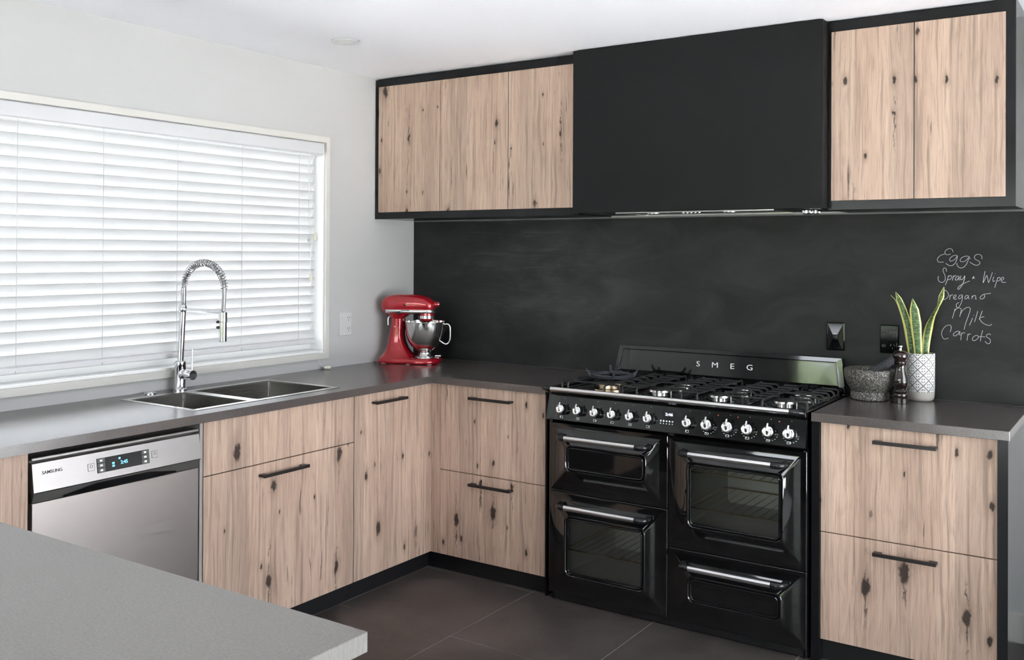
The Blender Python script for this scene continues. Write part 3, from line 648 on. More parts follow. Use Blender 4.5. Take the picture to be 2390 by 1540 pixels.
# near bench base
nb = thing('bench_base', 'dark cabinet base under the near bench', 'cabinet', (1.2, -3.5, 0))
obj('carcass', BOX(0.02, 2.385, -3.92, -3.075, 0.08, H - 0.031), 'black_satin', nb)
obj('plinth', BOX(0.02, 2.34, -3.87, -3.12, 0.0, 0.0795), 'black_plinth', nb)

# ================================================================== DISHWASHER
dw = thing('dishwasher', 'stainless steel dishwasher with a lit display, under the worktop', 'dishwasher', (0.3, -2.22, 0.0))
DY0, DY1 = -2.522, -1.915
obj('body', BOX(0.03, 0.585, DY0 + 0.004, DY1 - 0.004, 0.02, 0.846), 'carcass_grey', dw)
obj('top_lip', BOX(0.56, 0.6075, DY0, DY1, 0.8365, 0.8465, bev=0.003, seg=2), 'steel_silver', dw)
# sloping control fascia
b = bmn(); P = [(0.586, 0.8315), (0.6035, 0.8315), (0.6080, 0.829), (0.6205, 0.744), (0.6175, 0.7405), (0.586, 0.7405)]
loft(b, [[(x, DY0, z) for x, z in P], [(x, DY1, z) for x, z in P]]); obj('control_fascia', b, 'steel_silver', dw)
def fx(z): return 0.6205 - (z - 0.744) * (0.0125 / 0.085)   # x of the fascia face at height z
TILT = math.atan2(0.0125, 0.085)
# dark recessed grip band with a scooped lip
b = bmn(); P = [(0.586, 0.740), (0.6165, 0.740), (0.6085, 0.7115), (0.586, 0.7115)]
loft(b, [[(x, DY0 + 0.001, z) for x, z in P], [(x, DY1 - 0.001, z) for x, z in P]]); obj('grip_band', b, 'grip_dark', dw)
b = bmn(); L = []
for k in range(25):
    s = k / 24; yy = -2.423 + s * 0.406; lift = min(1.0, min(s, 1 - s) / 0.26); zz = 0.7135 + 0.0165 * lift
    L.append([(0.6075, yy, 0.7125), (0.6110 + 0.001, yy, 0.7125), (0.6185, yy, zz + 0.0005), (0.6195, yy, zz + 0.0050), (0.610, yy, zz + 0.0050)])
loft(b, L); obj('grip_lip', b, 'gloss_black', dw)
obj('door_panel', BOX(0.586, 0.6085, DY0, DY1, 0.125, 0.7105, bev=0.002), 'steel_panel', dw)
obj('kick_panel', BOX(0.54, 0.555, DY0, DY1, 0.005, 0.12), 'black_plinth', dw)
rotd = (PI / 2 - TILT, 0, PI / 2)
def on_fascia(y, z, off=0.0004): return (fx(z) + off, y, z)
def plate(y0, y1, z0, z1, name, material, parent, off=0.0003, th=0.0010):
    q = bmn(); n = Vector((math.cos(TILT), 0, math.sin(TILT)))
    A = [Vector((fx(z), y, z)) for y, z in ((y0, z0), (y1, z0), (y1, z1), (y0, z1))]
    loft(q, [[tuple(a + n * (off - 0.0008)) for a in A], [tuple(a + n * (off + th - 0.0008)) for a in A]])
    return obj(name, q, material, parent)
text('brand_lettering', 'SAMSUNG', 0.0138, on_fascia(-2.460, 0.7985), rotd, 'print_grey', dw, sx=1.04, bold=0.00012)
scr = plate(-2.312, -2.121, 0.764, 0.8095, 'display_panel', 'glass_dark', dw, 0.0004)
for zc in (0.7718, 0.7868, 0.8018):
    for ya, yb in ((-2.310, -2.2835), (-2.150, -2.123)):
        q = plate(ya, yb, zc - 0.0066, zc + 0.0066, 'key', 'grip_dark', scr, 0.0012, 0.0008)
        plate((ya + yb) / 2 - 0.0045, (ya + yb) / 2 + 0.0045, zc - 0.003, zc + 0.003, 'key_symbol', 'print_white', scr, 0.0020, 0.0004)
text('time_digits', '2:45', 0.0155, on_fascia(-2.215, 0.7845, 0.0010), rotd, 'led_blue', scr, sx=1.0, bold=0.0002)
for zc in (0.7785, 0.7870): plate(-2.2585, -2.2495, zc - 0.003, zc + 0.003, 'display_symbol', 'led_blue', scr, 0.0012, 0.0004)
plate(-2.2345, -2.2275, 0.7955, 0.8015, 'display_symbol', 'led_blue', scr, 0.0012, 0.0004)
for yc, zc in ((-2.332, 0.7870), (-2.0995, 0.7890)):
    f_ = plate(yc - 0.0115, yc + 0.0115, zc - 0.0115, zc + 0.0115, 'touch_key', 'print_grey', dw, 0.0004)
    plate(yc - 0.0104, yc + 0.0104, zc - 0.0104, zc + 0.0104, 'key_face', 'steel_silver', f_, 0.0008)
    q = bmn(); n = 20
    ring = [Vector(on_fascia(yc + 0.0042 * math.cos(2 * PI * k / n), zc + 0.0025 + 0.0042 * math.sin(2 * PI * k / n), 0.0014)) for k in range(n)]
    tube(q, ring, 0.0006, 5, closed=True); obj('power_symbol', q, 'print_grey', f_)
    plate(yc - 0.006, yc + 0.006, zc - 0.0075, zc - 0.0060, 'key_print', 'print_grey', f_, 0.0012, 0.0004)

# ================================================================== SINK AND TAP
sk = thing('kitchen_sink', 'double-bowl stainless steel sink set into the dark worktop', 'sink', (0.32, -1.51, H - 0.2))
bowls = ((-1.863, -1.614), (-1.567, -1.163)); BX0, BX1 = 0.134, 0.5145
ux = [SX0, BX0, BX1, SX1]; uy = [SY0, bowls[0][0], bowls[0][1], bowls[1][0], bowls[1][1], SY1]
obj('rim', cells(ux, uy, lambda i, j: not (i == 1 and j in (1, 3)), lambda u, v, w: (u, v, w), H - 0.004, H + 0.0016), 'steel_rim', sk)
for (a, c_), dep in zip(bowls, (0.165, 0.185)):
    b = bmn()
    L = []
    for ins, z, r in ((0.0, H - 0.0035, 0.012), (0.0, H - dep + 0.02, 0.012), (0.006, H - dep + 0.006, 0.014), (0.02, H - dep, 0.02)):
        L.append([(x, y, z) for x, y in rrect(BX0 - 0.0008 + ins, BX1 + 0.0008 - ins, a - 0.0008 + ins, c_ + 0.0008 - ins, r, 4)])
    loft(b, L, False, True)
    bw = obj('bowl', b, 'steel_sink', sk, sm=30)
    xc, yc = (BX0 + BX1) / 2, (a + c_) / 2
    b = bmn(); lathe(b, [(0.044, 0.0005), (0.044, 0.002), (0.036, 0.003), (0.034, 0.001), (0.002, 0.0012)], 28, (xc, yc, H - dep)); obj('drain', b, 'chrome', bw, sm=True)
    if a > -1.6:
        for k, yo in enumerate((-0.022, -0.012, 0.012, 0.022)):
            obj('overflow_slot', BOX(BX0 - 0.001, BX0 + 0.0006, -1.405 + yo - 0.0028, -1.405 + yo + 0.0028, H - 0.062, H - 0.040), 'gloss_black', bw)
        b = bmn(); lathe(b, [(0.0045, 0.0), (0.004, 0.002), (0.0005, 0.0025)], 12, (BX0 - 0.0006, -1.405, H - 0.051), 'X'); obj('overflow_screw', b, 'chrome', bw)
pb = thing('sink_button', 'flat round chrome push button set in the worktop beside the tap', 'button', (0.050, -1.714, H))
b = bmn(); lathe(b, [(0.0245, 0.0002), (0.0245, 0.003), (0.022, 0.005), (0.016, 0.005), (0.015, 0.0035)], 32, (0.050, -1.714, H)); obj('collar', b, 'chrome', pb, sm=True)
b = bmn(); lathe(b, [(0.0145, 0.0036), (0.0145, 0.006), (0.012, 0.008), (0.001, 0.008)], 28, (0.050, -1.714, H)); obj('button', b, 'chrome', pb, sm=True)

TX, TY = 0.062, -1.581
tp = thing('kitchen_tap', 'tall chrome spring-neck kitchen tap standing behind the sink', 'tap', (TX, TY, H))
b = bmn(); lathe(b, [(0.029, 0.0002), (0.029, 0.006), (0.0235, 0.010), (0.0225, 0.012), (0.0225, 0.088), (0.0235, 0.090), (0.0235, 0.118), (0.0205, 0.122), (0.0150, 0.124)], 32, (TX, TY, H)); obj('body', b, 'chrome', tp, sm=30)
b = bmn(); lathe(b, [(0.0195, 0.015), (0.0205, 0.018), (0.0205, 0.045), (0.0200, 0.046), (0.0205, 0.047), (0.0205, 0.081), (0.019, 0.083), (0.0005, 0.083)], 32, (TX, TY, H + 0.068), 'X'); cart = obj('mixer_cylinder', b, 'chrome', tp, sm=30)
b = bmn(); cyl(b, (TX + 0.075, TY, H + 0.085), (TX + 0.077, TY, H + 0.175), 0.0042, 12, 0.0034); obj('lever', b, 'chrome', cart, sm=True)
XT = TX + 0.019
b = bmn(); cyl(b, (TX, TY, H + 0.120), (XT - 0.003, TY, 1.252), 0.0135, 24); obj('column', b, 'chrome', tp, sm=True)
b = bmn(); lathe(b, [(0.0150, 0.0), (0.0165, 0.002), (0.0165, 0.022), (0.0150, 0.024)], 24, (XT - 0.004, TY, 1.222)); obj('bracket_collar', b, 'chrome', tp, sm=True)
b = bmn(); box(b, XT + 0.008, 0.320, TY - 0.006, TY + 0.006, 1.224, 1.240, bev=0.003, seg=2); obj('bracket_arm', b, 'chrome', tp, sm=30)
# hose: straight up, arch over, down into the spray head
RXA, RZA, ZA = 0.1265, 0.104, 1.322; XA = XT + RXA
path = [Vector((XT - 0.002, TY, 1.25)), Vector((XT, TY, 1.29))] + [Vector((XA - RXA * math.cos(PI * k / 28), TY, ZA + RZA * math.sin(PI * k / 28))) for k in range(29)] + [Vector((XA + RXA - 0.001, TY, 1.29)), Vector((XA + RXA - 0.006, TY, 1.235))]
b = bmn(); tube(b, path, 0.0078, 14); obj('hose', b, 'hose_dark', tp, sm=True)
def helix(path, turns, r, n):
    ln = [0.0]
    for a, c_ in zip(path[:-1], path[1:]): ln.append(ln[-1] + (c_ - a).length)
    out = []
    for i in range(n + 1):
        s = ln[-1] * i / n; k = 0
        while k < len(ln) - 2 and ln[k + 1] < s: k += 1
        f = (s - ln[k]) / max(1e-9, ln[k + 1] - ln[k]); p = path[k].lerp(path[k + 1], f); d = (path[k + 1] - path[k]).normalized()
        v1 = Vector((0, 1, 0)); v2 = d.cross(v1).normalized(); a = 2 * PI * turns * i / n
        out.append(p + v1 * r * math.cos(a) + v2 * r * math.sin(a))
    return out
b = bmn(); tube(b, helix(path[2:31], 30, 0.0138, 30 * 14), 0.0019, 6); obj('coil_spring', b, 'chrome', tp, sm=True)
b = bmn(); tube(b, helix([Vector((XT - 0.002, TY, 1.252)), Vector((XT, TY, 1.322))], 17, 0.0105, 17 * 12), 0.0017, 5); obj('coil_spring', b, 'chrome', tp, sm=True)
XS = XA + RXA - 0.008
b = bmn(); lathe(b, [(0.010, 0.120), (0.0165, 0.117), (0.0170, 0.080), (0.0155, 0.078), (0.0155, 0.002), (0.0140, 0.0), (0.0005, 0.0)], 28, (XS, TY, 1.113)); sh = obj('spray_head', b, 'chrome', tp, sm=30)
for zz in (1.170, 1.192):
    b = bmn(); lathe(b, [(0.0055, 0.0), (0.0055, -0.008), (0.004, -0.010), (0.0005, -0.010)], 12, (XS - 0.010, TY - 0.012, zz), 'Y'); obj('spray_button', b, 'black_plastic', sh, sm=True)

# ================================================================== SOCKETS
so = thing('power_socket', 'white double power socket on the wall beside the window', 'socket', (0, -0.547, 1.108))
obj('face_plate', BOX(0.0002, 0.009, -0.5895, -0.5040, 1.0500, 1.1685, bev=0.003, seg=2), 'white_plastic', so)
for zz in (1.082, 1.136):
    obj('switch', BOX(0.0085, 0.0125, -0.581, -0.562, zz - 0.006, zz + 0.010, bev=0.001), 'white_plastic', so)
    obj('outlet_face', BOX(0.0085, 0.0105, -0.545, -0.512, zz - 0.017, zz + 0.017, bev=0.001), 'white_plastic', so)
    for yo, zo, rot in ((-0.007, 0.005, 0.5), (0.007, 0.005, -0.5), (0.0, -0.008, 0.0)):
        q = BOX(-0.0008, 0.0008, -0.0011, 0.0011, -0.0042, 0.0042); q.transform(Matrix.Translation((0.0104, -0.5285 + yo, zz + zo)) @ Matrix.Rotation(rot, 4, 'X')); obj('slot', q, 'print_grey', so)
k1 = thing('isolator_switch', 'glossy black switch plate on the chalkboard above the cooker back', 'switch', (2.2965, -0.005, 1.13))
def black_plate(xa, xb, za, zb, parent):
    b = bmn(); L = []
    for ins, y in ((0.0, -0.0051), (0.0, -0.011), (0.003, -0.0135)): L.append([(x, y, z) for x, z in rrect(xa + ins, xb - ins, za + ins, zb - ins, 0.002, 2)])
    loft(b, L); return obj('face_plate', b, 'gloss_black', parent)
black_plate(2.2592, 2.3335, 1.0700, 1.1870, k1)
b = bmn(); cxx, czz = 2.2963, 1.1285     # pyramid-dished face
o4 = [(2.2655, -0.0136, 1.0765), (2.3272, -0.0136, 1.0765), (2.3272, -0.0136, 1.1805), (2.2655, -0.0136, 1.1805)]
i4 = [(cxx - 0.010, -0.0185, czz - 0.009), (cxx + 0.010, -0.0185, czz - 0.009), (cxx + 0.010, -0.0185, czz + 0.009), (cxx - 0.010, -0.0185, czz + 0.009)]
loft(b, [o4, i4]); obj('raised_face', b, 'gloss_black', k1)
obj('rocker', BOX(cxx - 0.0085, cxx + 0.0085, -0.0215, -0.0184, czz - 0.0075, czz + 0.0075, bev=0.0015), 'black_plastic', k1)
obj('rocker_mark', BOX(cxx - 0.005, cxx + 0.005, -0.0200, -0.0184, czz + 0.0095, czz + 0.0125), 'print_white', k1)
k2 = thing('power_socket', 'glossy black double power socket behind the pepper mill', 'socket', (2.5122, -0.005, 1.13))
black_plate(2.4757, 2.5487, 1.0715, 1.1860, k2)
for zz in (1.100, 1.150):
    obj('switch', BOX(2.4825, 2.4985, -0.0165, -0.0134, zz - 0.006, zz + 0.008, bev=0.001), 'black_plastic', k2)
    obj('outlet_face', BOX(2.508, 2.542, -0.0155, -0.0134, zz - 0.017, zz + 0.017, bev=0.001), 'gloss_black', k2)
    for xo, zo, rot in ((-0.007, 0.005, 0.5), (0.007, 0.005, -0.5), (0.0, -0.008, 0.0)):
        q = BOX(-0.0011, 0.0011, -0.0006, 0.0006, -0.0042, 0.0042); q.transform(Matrix.Translation((2.525 + xo, -0.0156, zz + zo)) @ Matrix.Rotation(rot, 4, 'Y')); obj('slot', q, 'grip_dark', k2)
    obj('switch_mark', BOX(2.4840, 2.4970, -0.0169, -0.0164, zz - 0.001, zz + 0.002), 'print_grey', k2)
# ================================================================== COOKER
R0, R1 = 1.2668, 2.3668; RC = 1.8168
rg = thing('range_cooker', 'wide glossy black range cooker with four ovens and seven gas burners', 'cooker', ((R0 + R1) / 2, -0.33, 0.0))
for xa, xb in ((R0 + 0.0015, R0 + 0.016), (R1 - 0.016, R1 - 0.0015)): obj('side_panel', BOX(xa, xb, -0.625, -0.03, 0.035, 0.884), 'enamel_black', rg)
obj('divider', BOX(RC - 0.012, RC + 0.012, -0.598, -0.03, 0.036, 0.772), 'iron_black', rg)
obj('back_panel', BOX(R0 + 0.017, R1 - 0.017, -0.045, -0.03, 0.036, 0.884), 'iron_black', rg)
for xa, xb, z in ((R0 + 0.017, RC - 0.013, 0.4651), (RC + 0.013, R1 - 0.017, 0.3198)): obj('shelf_panel', BOX(xa, xb, -0.598, -0.046, z - 0.005, z + 0.005), 'iron_black', rg)
obj('base_pan', BOX(R0 + 0.017, R1 - 0.017, -0.598, -0.046, 0.0365, 0.045), 'iron_black', rg)
obj('top_pan', BOX(R0 + 0.017, R1 - 0.017, -0.598, -0.046, 0.764, 0.772), 'iron_black', rg)
obj('kick_strip', BOX(R0 + 0.02, R1 - 0.02, -0.610, -0.600, 0.006, 0.0355), 'black_plinth', rg)
for fx_ in (R0 + 0.012, R1 - 0.012):
    for fy_ in (-0.60, -0.08):
        b = bmn(); lathe(b, [(0.011, 0.0), (0.011, 0.008), (0.007, 0.010), (0.007, 0.036)], 12, (fx_, fy_, 0.0)); obj('foot', b, 'black_plastic', rg)
# hob top with rolled edges
b = bmn(); P = [(-0.012, 0.884), (-0.655, 0.884), (-0.660, 0.888), (-0.660, 0.894), (-0.655, 0.899), (-0.640, 0.900), (-0.628, 0.8955), (-0.085, 0.8955), (-0.070, 0.900), (-0.012, 0.900)]
loft(b, [[(R0 + 0.001, y, z) for y, z in P], [(R1 - 0.001, y, z) for y, z in P]]); hob = obj('hob_top', b, 'enamel_black', rg)
for xa, xb in ((R0 + 0.001, R0 + 0.014), (R1 - 0.014, R1 - 0.001)): obj('edge_roll', BOX(xa, xb, -0.640, -0.07, 0.8953, 0.9015, bev=0.003, seg=2), 'enamel_black', rg)
# control fascia (leans forward at the bottom)
PT, PB = (-0.632, 0.8705), (-0.655, 0.7735)
b = bmn(); P = [(-0.60, 0.8835), (-0.628, 0.8835), PT, PB, (-0.650, 0.7705), (-0.60, 0.7705)]
loft(b, [[(R0 + 0.0015, y, z) for y, z in P], [(R1 - 0.0015, y, z) for y, z in P]]); fas = obj('control_fascia', b, 'enamel_black', rg)
def pf(z): return PT[0] + (PT[1] - z) / (PT[1] - PB[1]) * (PB[0] - PT[0])     # y of the fascia at height z
FT = math.atan2(PT[1] - PB[1], PT[0] - PB[0])     # rotation about x that stands a part on the fascia
def on_panel(x, z, off=0.0): return Vector((x, pf(z) - off * math.sin(FT), z + off * math.cos(FT)))
def panel_plate(x0, x1, z0, z1, name, material, parent, th=0.0006):
    q = bmn(); A = [on_panel(x, z, -0.0006) for x, z in ((x0, z0), (x1, z0), (x1, z1), (x0, z1))]; B = [on_panel(x, z, th) for x, z in ((x0, z0), (x1, z0), (x1, z1), (x0, z1))]
    loft(q, [[tuple(a) for a in A], [tuple(a) for a in B]]); return obj(name, q, material, parent)
KX = [1.344, 1.423, 1.503, 1.583, 1.664, 1.743, 1.909, 1.989, 2.072, 2.149, 2.229, 2.306]
kb0 = kf0 = kp0 = None
for i, kx in enumerate(KX):
    kx += 0.004; big = i >= 7
    base = on_panel(kx, 0.8160) - Vector(rg.location)
    if kb0 is None:
        b = bmn(); lathe(b, [(0.0215, -0.001), (0.0215, 0.004), (0.0190, 0.007), (0.0180, 0.026), (0.0165, 0.0275)], 24); kb0 = obj('knob', b, 'black_plastic', rg, sm=30, local=True)
        kb = kb0; kb.location = base; kb.rotation_euler = (FT, 0, 0)
        b = bmn(); lathe(b, [(0.0165, 0.0270), (0.0182, 0.0285), (0.0182, 0.0320), (0.0150, 0.0345), (0.0105, 0.0330), (0.0100, 0.0318), (0.0005, 0.0318)], 28); kf0 = obj('knob_face', b, 'knob_chrome', kb, sm=30, local=True); kf = kf0
        b = bmn(); L = []
        for yy, ww, hh in ((-0.0120, 0.0008, 0.001), (-0.0085, 0.0045, 0.005), (0.000, 0.0052, 0.0085), (0.012, 0.0042, 0.0085), (0.024, 0.0036, 0.0065), (0.0275, 0.0026, 0.004)):
            L.append([(-ww, yy, 0.0316), (ww, yy, 0.0316), (ww * 0.75, yy, 0.0316 + hh), (-ww * 0.75, yy, 0.0316 + hh)])
        loft(b, L); kp0 = obj('pointer', b, 'knob_chrome', kb, sm=30, local=True); kp = kp0
    else:
        kb = share(kb0, 'knob', base, rg, (FT, 0, 0)); kf = share(kf0, 'knob_face', (0, 0, 0), kb); kp = share(kp0, 'pointer', (0, 0, 0), kb)
    s = 1.12 if big else 1.0
    kb.scale = (s, s, 1.0)
    # printed symbols round the knob
    panel_plate(kx - 0.001, kx + 0.001, 0.8610, 0.8630, 'printed_mark', 'print_white', fas)
    q = bmn(); xm = kx - 0.006
    for a in (((xm - 0.007, 0.7815), (xm + 0.007, 0.7825)), ((xm - 0.007, 0.7895), (xm + 0.007, 0.7905)), ((xm - 0.007, 0.7815), (xm - 0.006, 0.7905)), ((xm + 0.006, 0.7815), (xm + 0.007, 0.7905)), ((xm - 0.001 + 0.004 * (i % 3 - 1), 0.785), (xm + 0.002 + 0.004 * (i % 3 - 1), 0.788))):
        A = [on_panel(x, z, -0.0005) for x, z in ((a[0][0], a[0][1]), (a[1][0], a[0][1]), (a[1][0], a[1][1]), (a[0][0], a[1][1]))]
        n_ = Vector((0, -math.sin(FT), math.cos(FT))); loft(q, [[tuple(v) for v in A], [tuple(v + n_ * 0.0010) for v in A]])
    o = obj('burner_symbol', q, 'print_white', fas)
    if big:
        for k in range(7):
            a = math.radians(-150 + 20 * k + (i % 2) * 3); rr = 0.0305
            xm, zm = kx + rr * math.cos(a), 0.8165 + rr * math.sin(a)
            if 0.775 < zm < 0.869: panel_plate(xm - 0.0022, xm + 0.0022, zm - 0.0008, zm + 0.0008, 'printed_mark', 'print_white', fas)
for rx in (2.0275, 2.106, 2.264):
    b = bmn(); lathe(b, [(0.0026, -0.001), (0.0026, 0.0006), (0.0015, 0.001), (0.0002, 0.001)], 10); o = obj('indicator_lamp', b, 'red_lamp', fas, local=True)
    o.location = on_panel(rx, 0.857) - Vector(rg.location); o.rotation_euler = (FT, 0, 0)
dsp = panel_plate(1.797, 1.850, 0.8255, 0.8545, 'clock_display', 'glass_dark', fas)
text('clock_digits', '2:46', 0.015, on_panel(1.8265, 0.840, 0.0008), (FT, 0, 0), 'led_white', fas, sx=1.25, bold=0.0004)
for k in range(5):
    b = bmn(); lathe(b, [(0.0036, -0.001), (0.0036, 0.0012), (0.0025, 0.002), (0.0003, 0.002)], 12); o = obj('clock_button', b, 'print_white', fas, local=True, sm=True)
    o.location = on_panel(1.7935 + 0.0125 * k, 0.8145) - Vector(rg.location); o.rotation_euler = (FT, 0, 0)
    panel_plate(1.7935 + 0.0125 * k - 0.002, 1.7935 + 0.0125 * k + 0.002, 0.803, 0.8065, 'printed_mark', 'print_white', fas)
# bars with black curved ends
def bar_handle(xa, xb, z, y, yd, r, parent, name, cap_len=0.036):
    h = bmn(); cyl(h, (xa, y, z), (xb, y, z), r, 20); bar = obj(name, h, 'satin_steel', parent, sm=30)
    for s, x0 in ((-1, xa), (1, xb)):
        h = bmn()
        pts = [(x0 - s * 0.001, y, z), (x0 + s * 0.010, y, z), (x0 + s * cap_len * 0.6, y + 0.002, z), (x0 + s * cap_len * 0.95, y + 0.010, z), (x0 + s * cap_len * 1.08, (y + yd) / 2 + 0.004, z), (x0 + s * cap_len * 1.05, yd + 0.001, z)]
        rad = [r * 1.02, r * 1.10, r * 1.12, r * 1.02, r * 0.98, r * 1.05]
        tube(h, crom(pts, 4), r, 16, radii=[rad[min(5, i // 4)] + (rad[min(5, i // 4 + 1)] - rad[min(5, i // 4)]) * (i % 4) / 4 for i in range(21)])
        obj('handle_end', h, 'black_plastic', bar, sm=40)
    return bar
b = bmn(); cyl(b, (1.306, -0.679, 0.9035), (2.316, -0.679, 0.9035), 0.0108, 20); rail = obj('towel_rail', b, 'satin_steel', rg, sm=30)
for s, x0 in ((-1, 1.306), (1, 2.316)):
    h = bmn(); tube(h, [(x0 - s * 0.001, -0.679, 0.9035), (x0 + s * 0.012, -0.679, 0.9035), (x0 + s * 0.026, -0.677, 0.9030), (x0 + s * 0.042, -0.672, 0.9015), (x0 + s * 0.050, -0.668, 0.900)], 0.011, 16, radii=[0.0112, 0.0125, 0.0122, 0.007, 0.001]); e_ = obj('handle_end', h, 'black_plastic', rail, sm=40)
    h = bmn(); cyl(h, (x0 + s * 0.020, -0.676, 0.902), (x0 + s * 0.022, -0.655, 0.892), 0.009, 14); obj('rail_bracket', h, 'black_plastic', rail, sm=True)
# oven doors
def oven_door(xa, xb, za, zb, outer, inner, window, bar):
    o4, i4 = outer, inner; L = []
    D = lambda x0, x1, z0, z1, r, y: [(x, y, z) for x, z in rrect(x0, x1, z0, z1, r, 5)]
    L.append(D(xa, xb, za, zb, 0.003, -0.602)); L.append(D(xa, xb, za, zb, 0.003, -0.628)); L.append(D(xa + 0.002, xb - 0.002, za + 0.002, zb - 0.002, 0.003, -0.630))
    L.append(D(*o4, 0.006, -0.6302)); L.append(D(*i4, 0.024, -0.6560))
    for ins, y in ((0.003, -0.6590), (0.008, -0.6595), (0.011, -0.6560), (0.013, -0.6500)): L.append(D(i4[0] + ins, i4[1] - ins, i4[2] + ins, i4[3] - ins, 0.021, y))
    b = bmn(); loft(b, L, False, not window); dr = obj('oven_door', b, 'enamel_black', rg, sm=25)
    ring = [Vector((x, -0.6535, z)) for x, z in rrect(i4[0] + 0.0165, i4[1] - 0.0165, i4[2] + 0.0165, i4[3] - 0.0165, 0.018, 5)]
    b = bmn(); tube(b, ring, 0.0042, 8, closed=True); obj('window_bead', b, 'gloss_black', dr, sm=True)
    if window:
        b = bmn(); q = [(x, z) for x, z in rrect(i4[0] + 0.0125, i4[1] - 0.0125, i4[2] + 0.0125, i4[3] - 0.0125, 0.018, 5)]
        loft(b, [[(x, -0.6450, z) for x, z in q], [(x, -0.6485, z) for x, z in q]]); obj('window_glass', b, 'oven_glass', dr)
        # cavity behind the door
        cx0, cx1, cz0, cz1 = i4[0] - 0.030, i4[1] + 0.028, i4[2] - 0.012, i4[3] + 0.012
        b = bmn(); loft(b, [[(x, -0.600, z) for x, z in rrect(cx0, cx1, cz0, cz1, 0.012, 3)], [(x, -0.14, z) for x, z in rrect(cx0, cx1, cz0, cz1, 0.012, 3)]], False, True)
        cav = obj('oven_cavity', b, 'oven_inner', rg)
        for zr in window:
            b = bmn()
            tube(b, [(cx0 + 0.004, -0.585, zr), (cx1 - 0.004, -0.585, zr), (cx1 - 0.004, -0.20, zr), (cx0 + 0.004, -0.20, zr)], 0.0028, 6, closed=True)
            for k in range(11):
                xx = cx0 + 0.03 + (cx1 - cx0 - 0.06) * k / 10; tube(b, [(xx, -0.585, zr + 0.003), (xx, -0.20, zr + 0.003)], 0.0016, 5)
            obj('wire_rack', b, 'rack_wire', cav)
    bar_handle(bar[0], bar[1], bar[2], -0.694, -0.651, 0.0118, dr, 'handle')
oven_door(R0 + 0.0035, RC - 0.0012, 0.4651 + 0.0013, 0.7554, (1.296, 1.780, 0.497, 0.7285), (1.358, 1.737, 0.555, 0.676), None, (1.381, 1.706, 0.7065))
oven_door(R0 + 0.0035, RC - 0.0012, 0.0390, 0.4651 - 0.0013, (1.296, 1.780, 0.070, 0.4400), (1.359, 1.733, 0.121, 0.381), (0.2150,), (1.381, 1.706, 0.4195))
oven_door(RC + 0.0012, R1 - 0.0035, 0.3198 + 0.0013, 0.7554, (1.848, 2.333, 0.355, 0.7285), (1.9065, 2.288, 0.412, 0.674), (0.4760, 0.617), (1.930, 2.254, 0.7060))
oven_door(RC + 0.0012, R1 - 0.0035, 0.0390, 0.3198 - 0.0013, (1.848, 2.333, 0.072, 0.2930), (1.9075, 2.283, 0.124, 0.233), None, (1.931, 2.254, 0.2720))
# splash guard at the back
b = bmn(); T = lambda x0, x1, x2, x3, z0, z1, y0, y1: [(x0, y0, z0), (x1, y0, z0), (x2, y1, z1), (x3, y1, z1)]
loft(b, [T(1.276, 2.357, 2.339, 1.305, 0.9005, 1.0405, -0.040, -0.030), T(1.276, 2.357, 2.339, 1.305, 0.9005, 1.0405, -0.068, -0.058), T(1.281, 2.352, 2.335, 1.309, 0.903, 1.0425, -0.071, -0.061),
         T(1.306, 2.327, 2.313, 1.328, 0.925, 1.0265, -0.072, -0.063), T(1.310, 2.323, 2.310, 1.331, 0.929, 1.0225, -0.066, -0.058)])
bg_ = obj('splash_guard', b, 'enamel_black', rg)
b = bmn(); loft(b, [T(1.315, 2.318, 2.306, 1.335, 0.933, 1.0185, -0.0662, -0.0585), T(1.315, 2.318, 2.306, 1.335, 0.933, 1.0185, -0.0690, -0.0613)]); obj('guard_panel', b, 'enamel_black', bg_)
for k, ch in enumerate('SMEG'):
    text('brand_letter', ch, 0.034, (1.7065 + 0.0795 * k, -0.0668 - 0.001, 0.9775), (PI / 2 - 0.09, 0, 0), 'print_white', bg_, sx=1.25, bold=0.0, extrude=0.001)
# burners
BUR = [(1.715, -0.485, 0.044), (1.715, -0.245, 0.036), (1.975, -0.485, 0.040), (1.975, -0.245, 0.036), (2.235, -0.485, 0.040), (2.235, -0.245, 0.040)]
for bx, by, br in BUR:
    b = bmn(); L = []
    for rr, hh in ((br * 0.72, 0.8955), (br * 0.72, 0.902), (br * 1.05, 0.905), (br, 0.9125), (br * 0.9, 0.9128)):
        L.append([((rr + (0.0012 if i % 2 else 0)) * math.cos(2 * PI * i / 40) + bx, (rr + (0.0012 if i % 2 else 0)) * math.sin(2 * PI * i / 40) + by, hh) for i in range(40)])
    loft(b, L); bu = obj('burner', b, 'burner_alloy', rg, sm=30)
    b = bmn(); lathe(b, [(br * 0.92, 0.9129), (br * 0.94, 0.917), (br * 0.8, 0.919), (0.001, 0.9195)], 32, (bx, by, 0)); obj('burner_cap', b, 'iron_black', bu, sm=30)
    b = bmn(); cyl(b, (bx + br * 1.25, by - br * 0.3, 0.8955), (bx + br * 1.25, by - br * 0.3, 0.913), 0.0025, 8); obj('igniter', b, 'print_white', bu)
wx, wy = 1.437, -0.40
b = bmn(); lathe(b, [(0.05, 0.8955), (0.05, 0.904), (0.072, 0.906), (0.072, 0.915), (0.064, 0.917), (0.048, 0.915), (0.046, 0.906), (0.046, 0.8955)], 40, (wx, wy, 0)); bu = obj('burner', b, 'brass_burner', rg, sm=30)
b = bmn(); lathe(b, [(0.067, 0.9172), (0.069, 0.920), (0.052, 0.922), (0.049, 0.9172)], 40, (wx, wy, 0)); obj('burner_cap', b, 'iron_black', bu, sm=30)
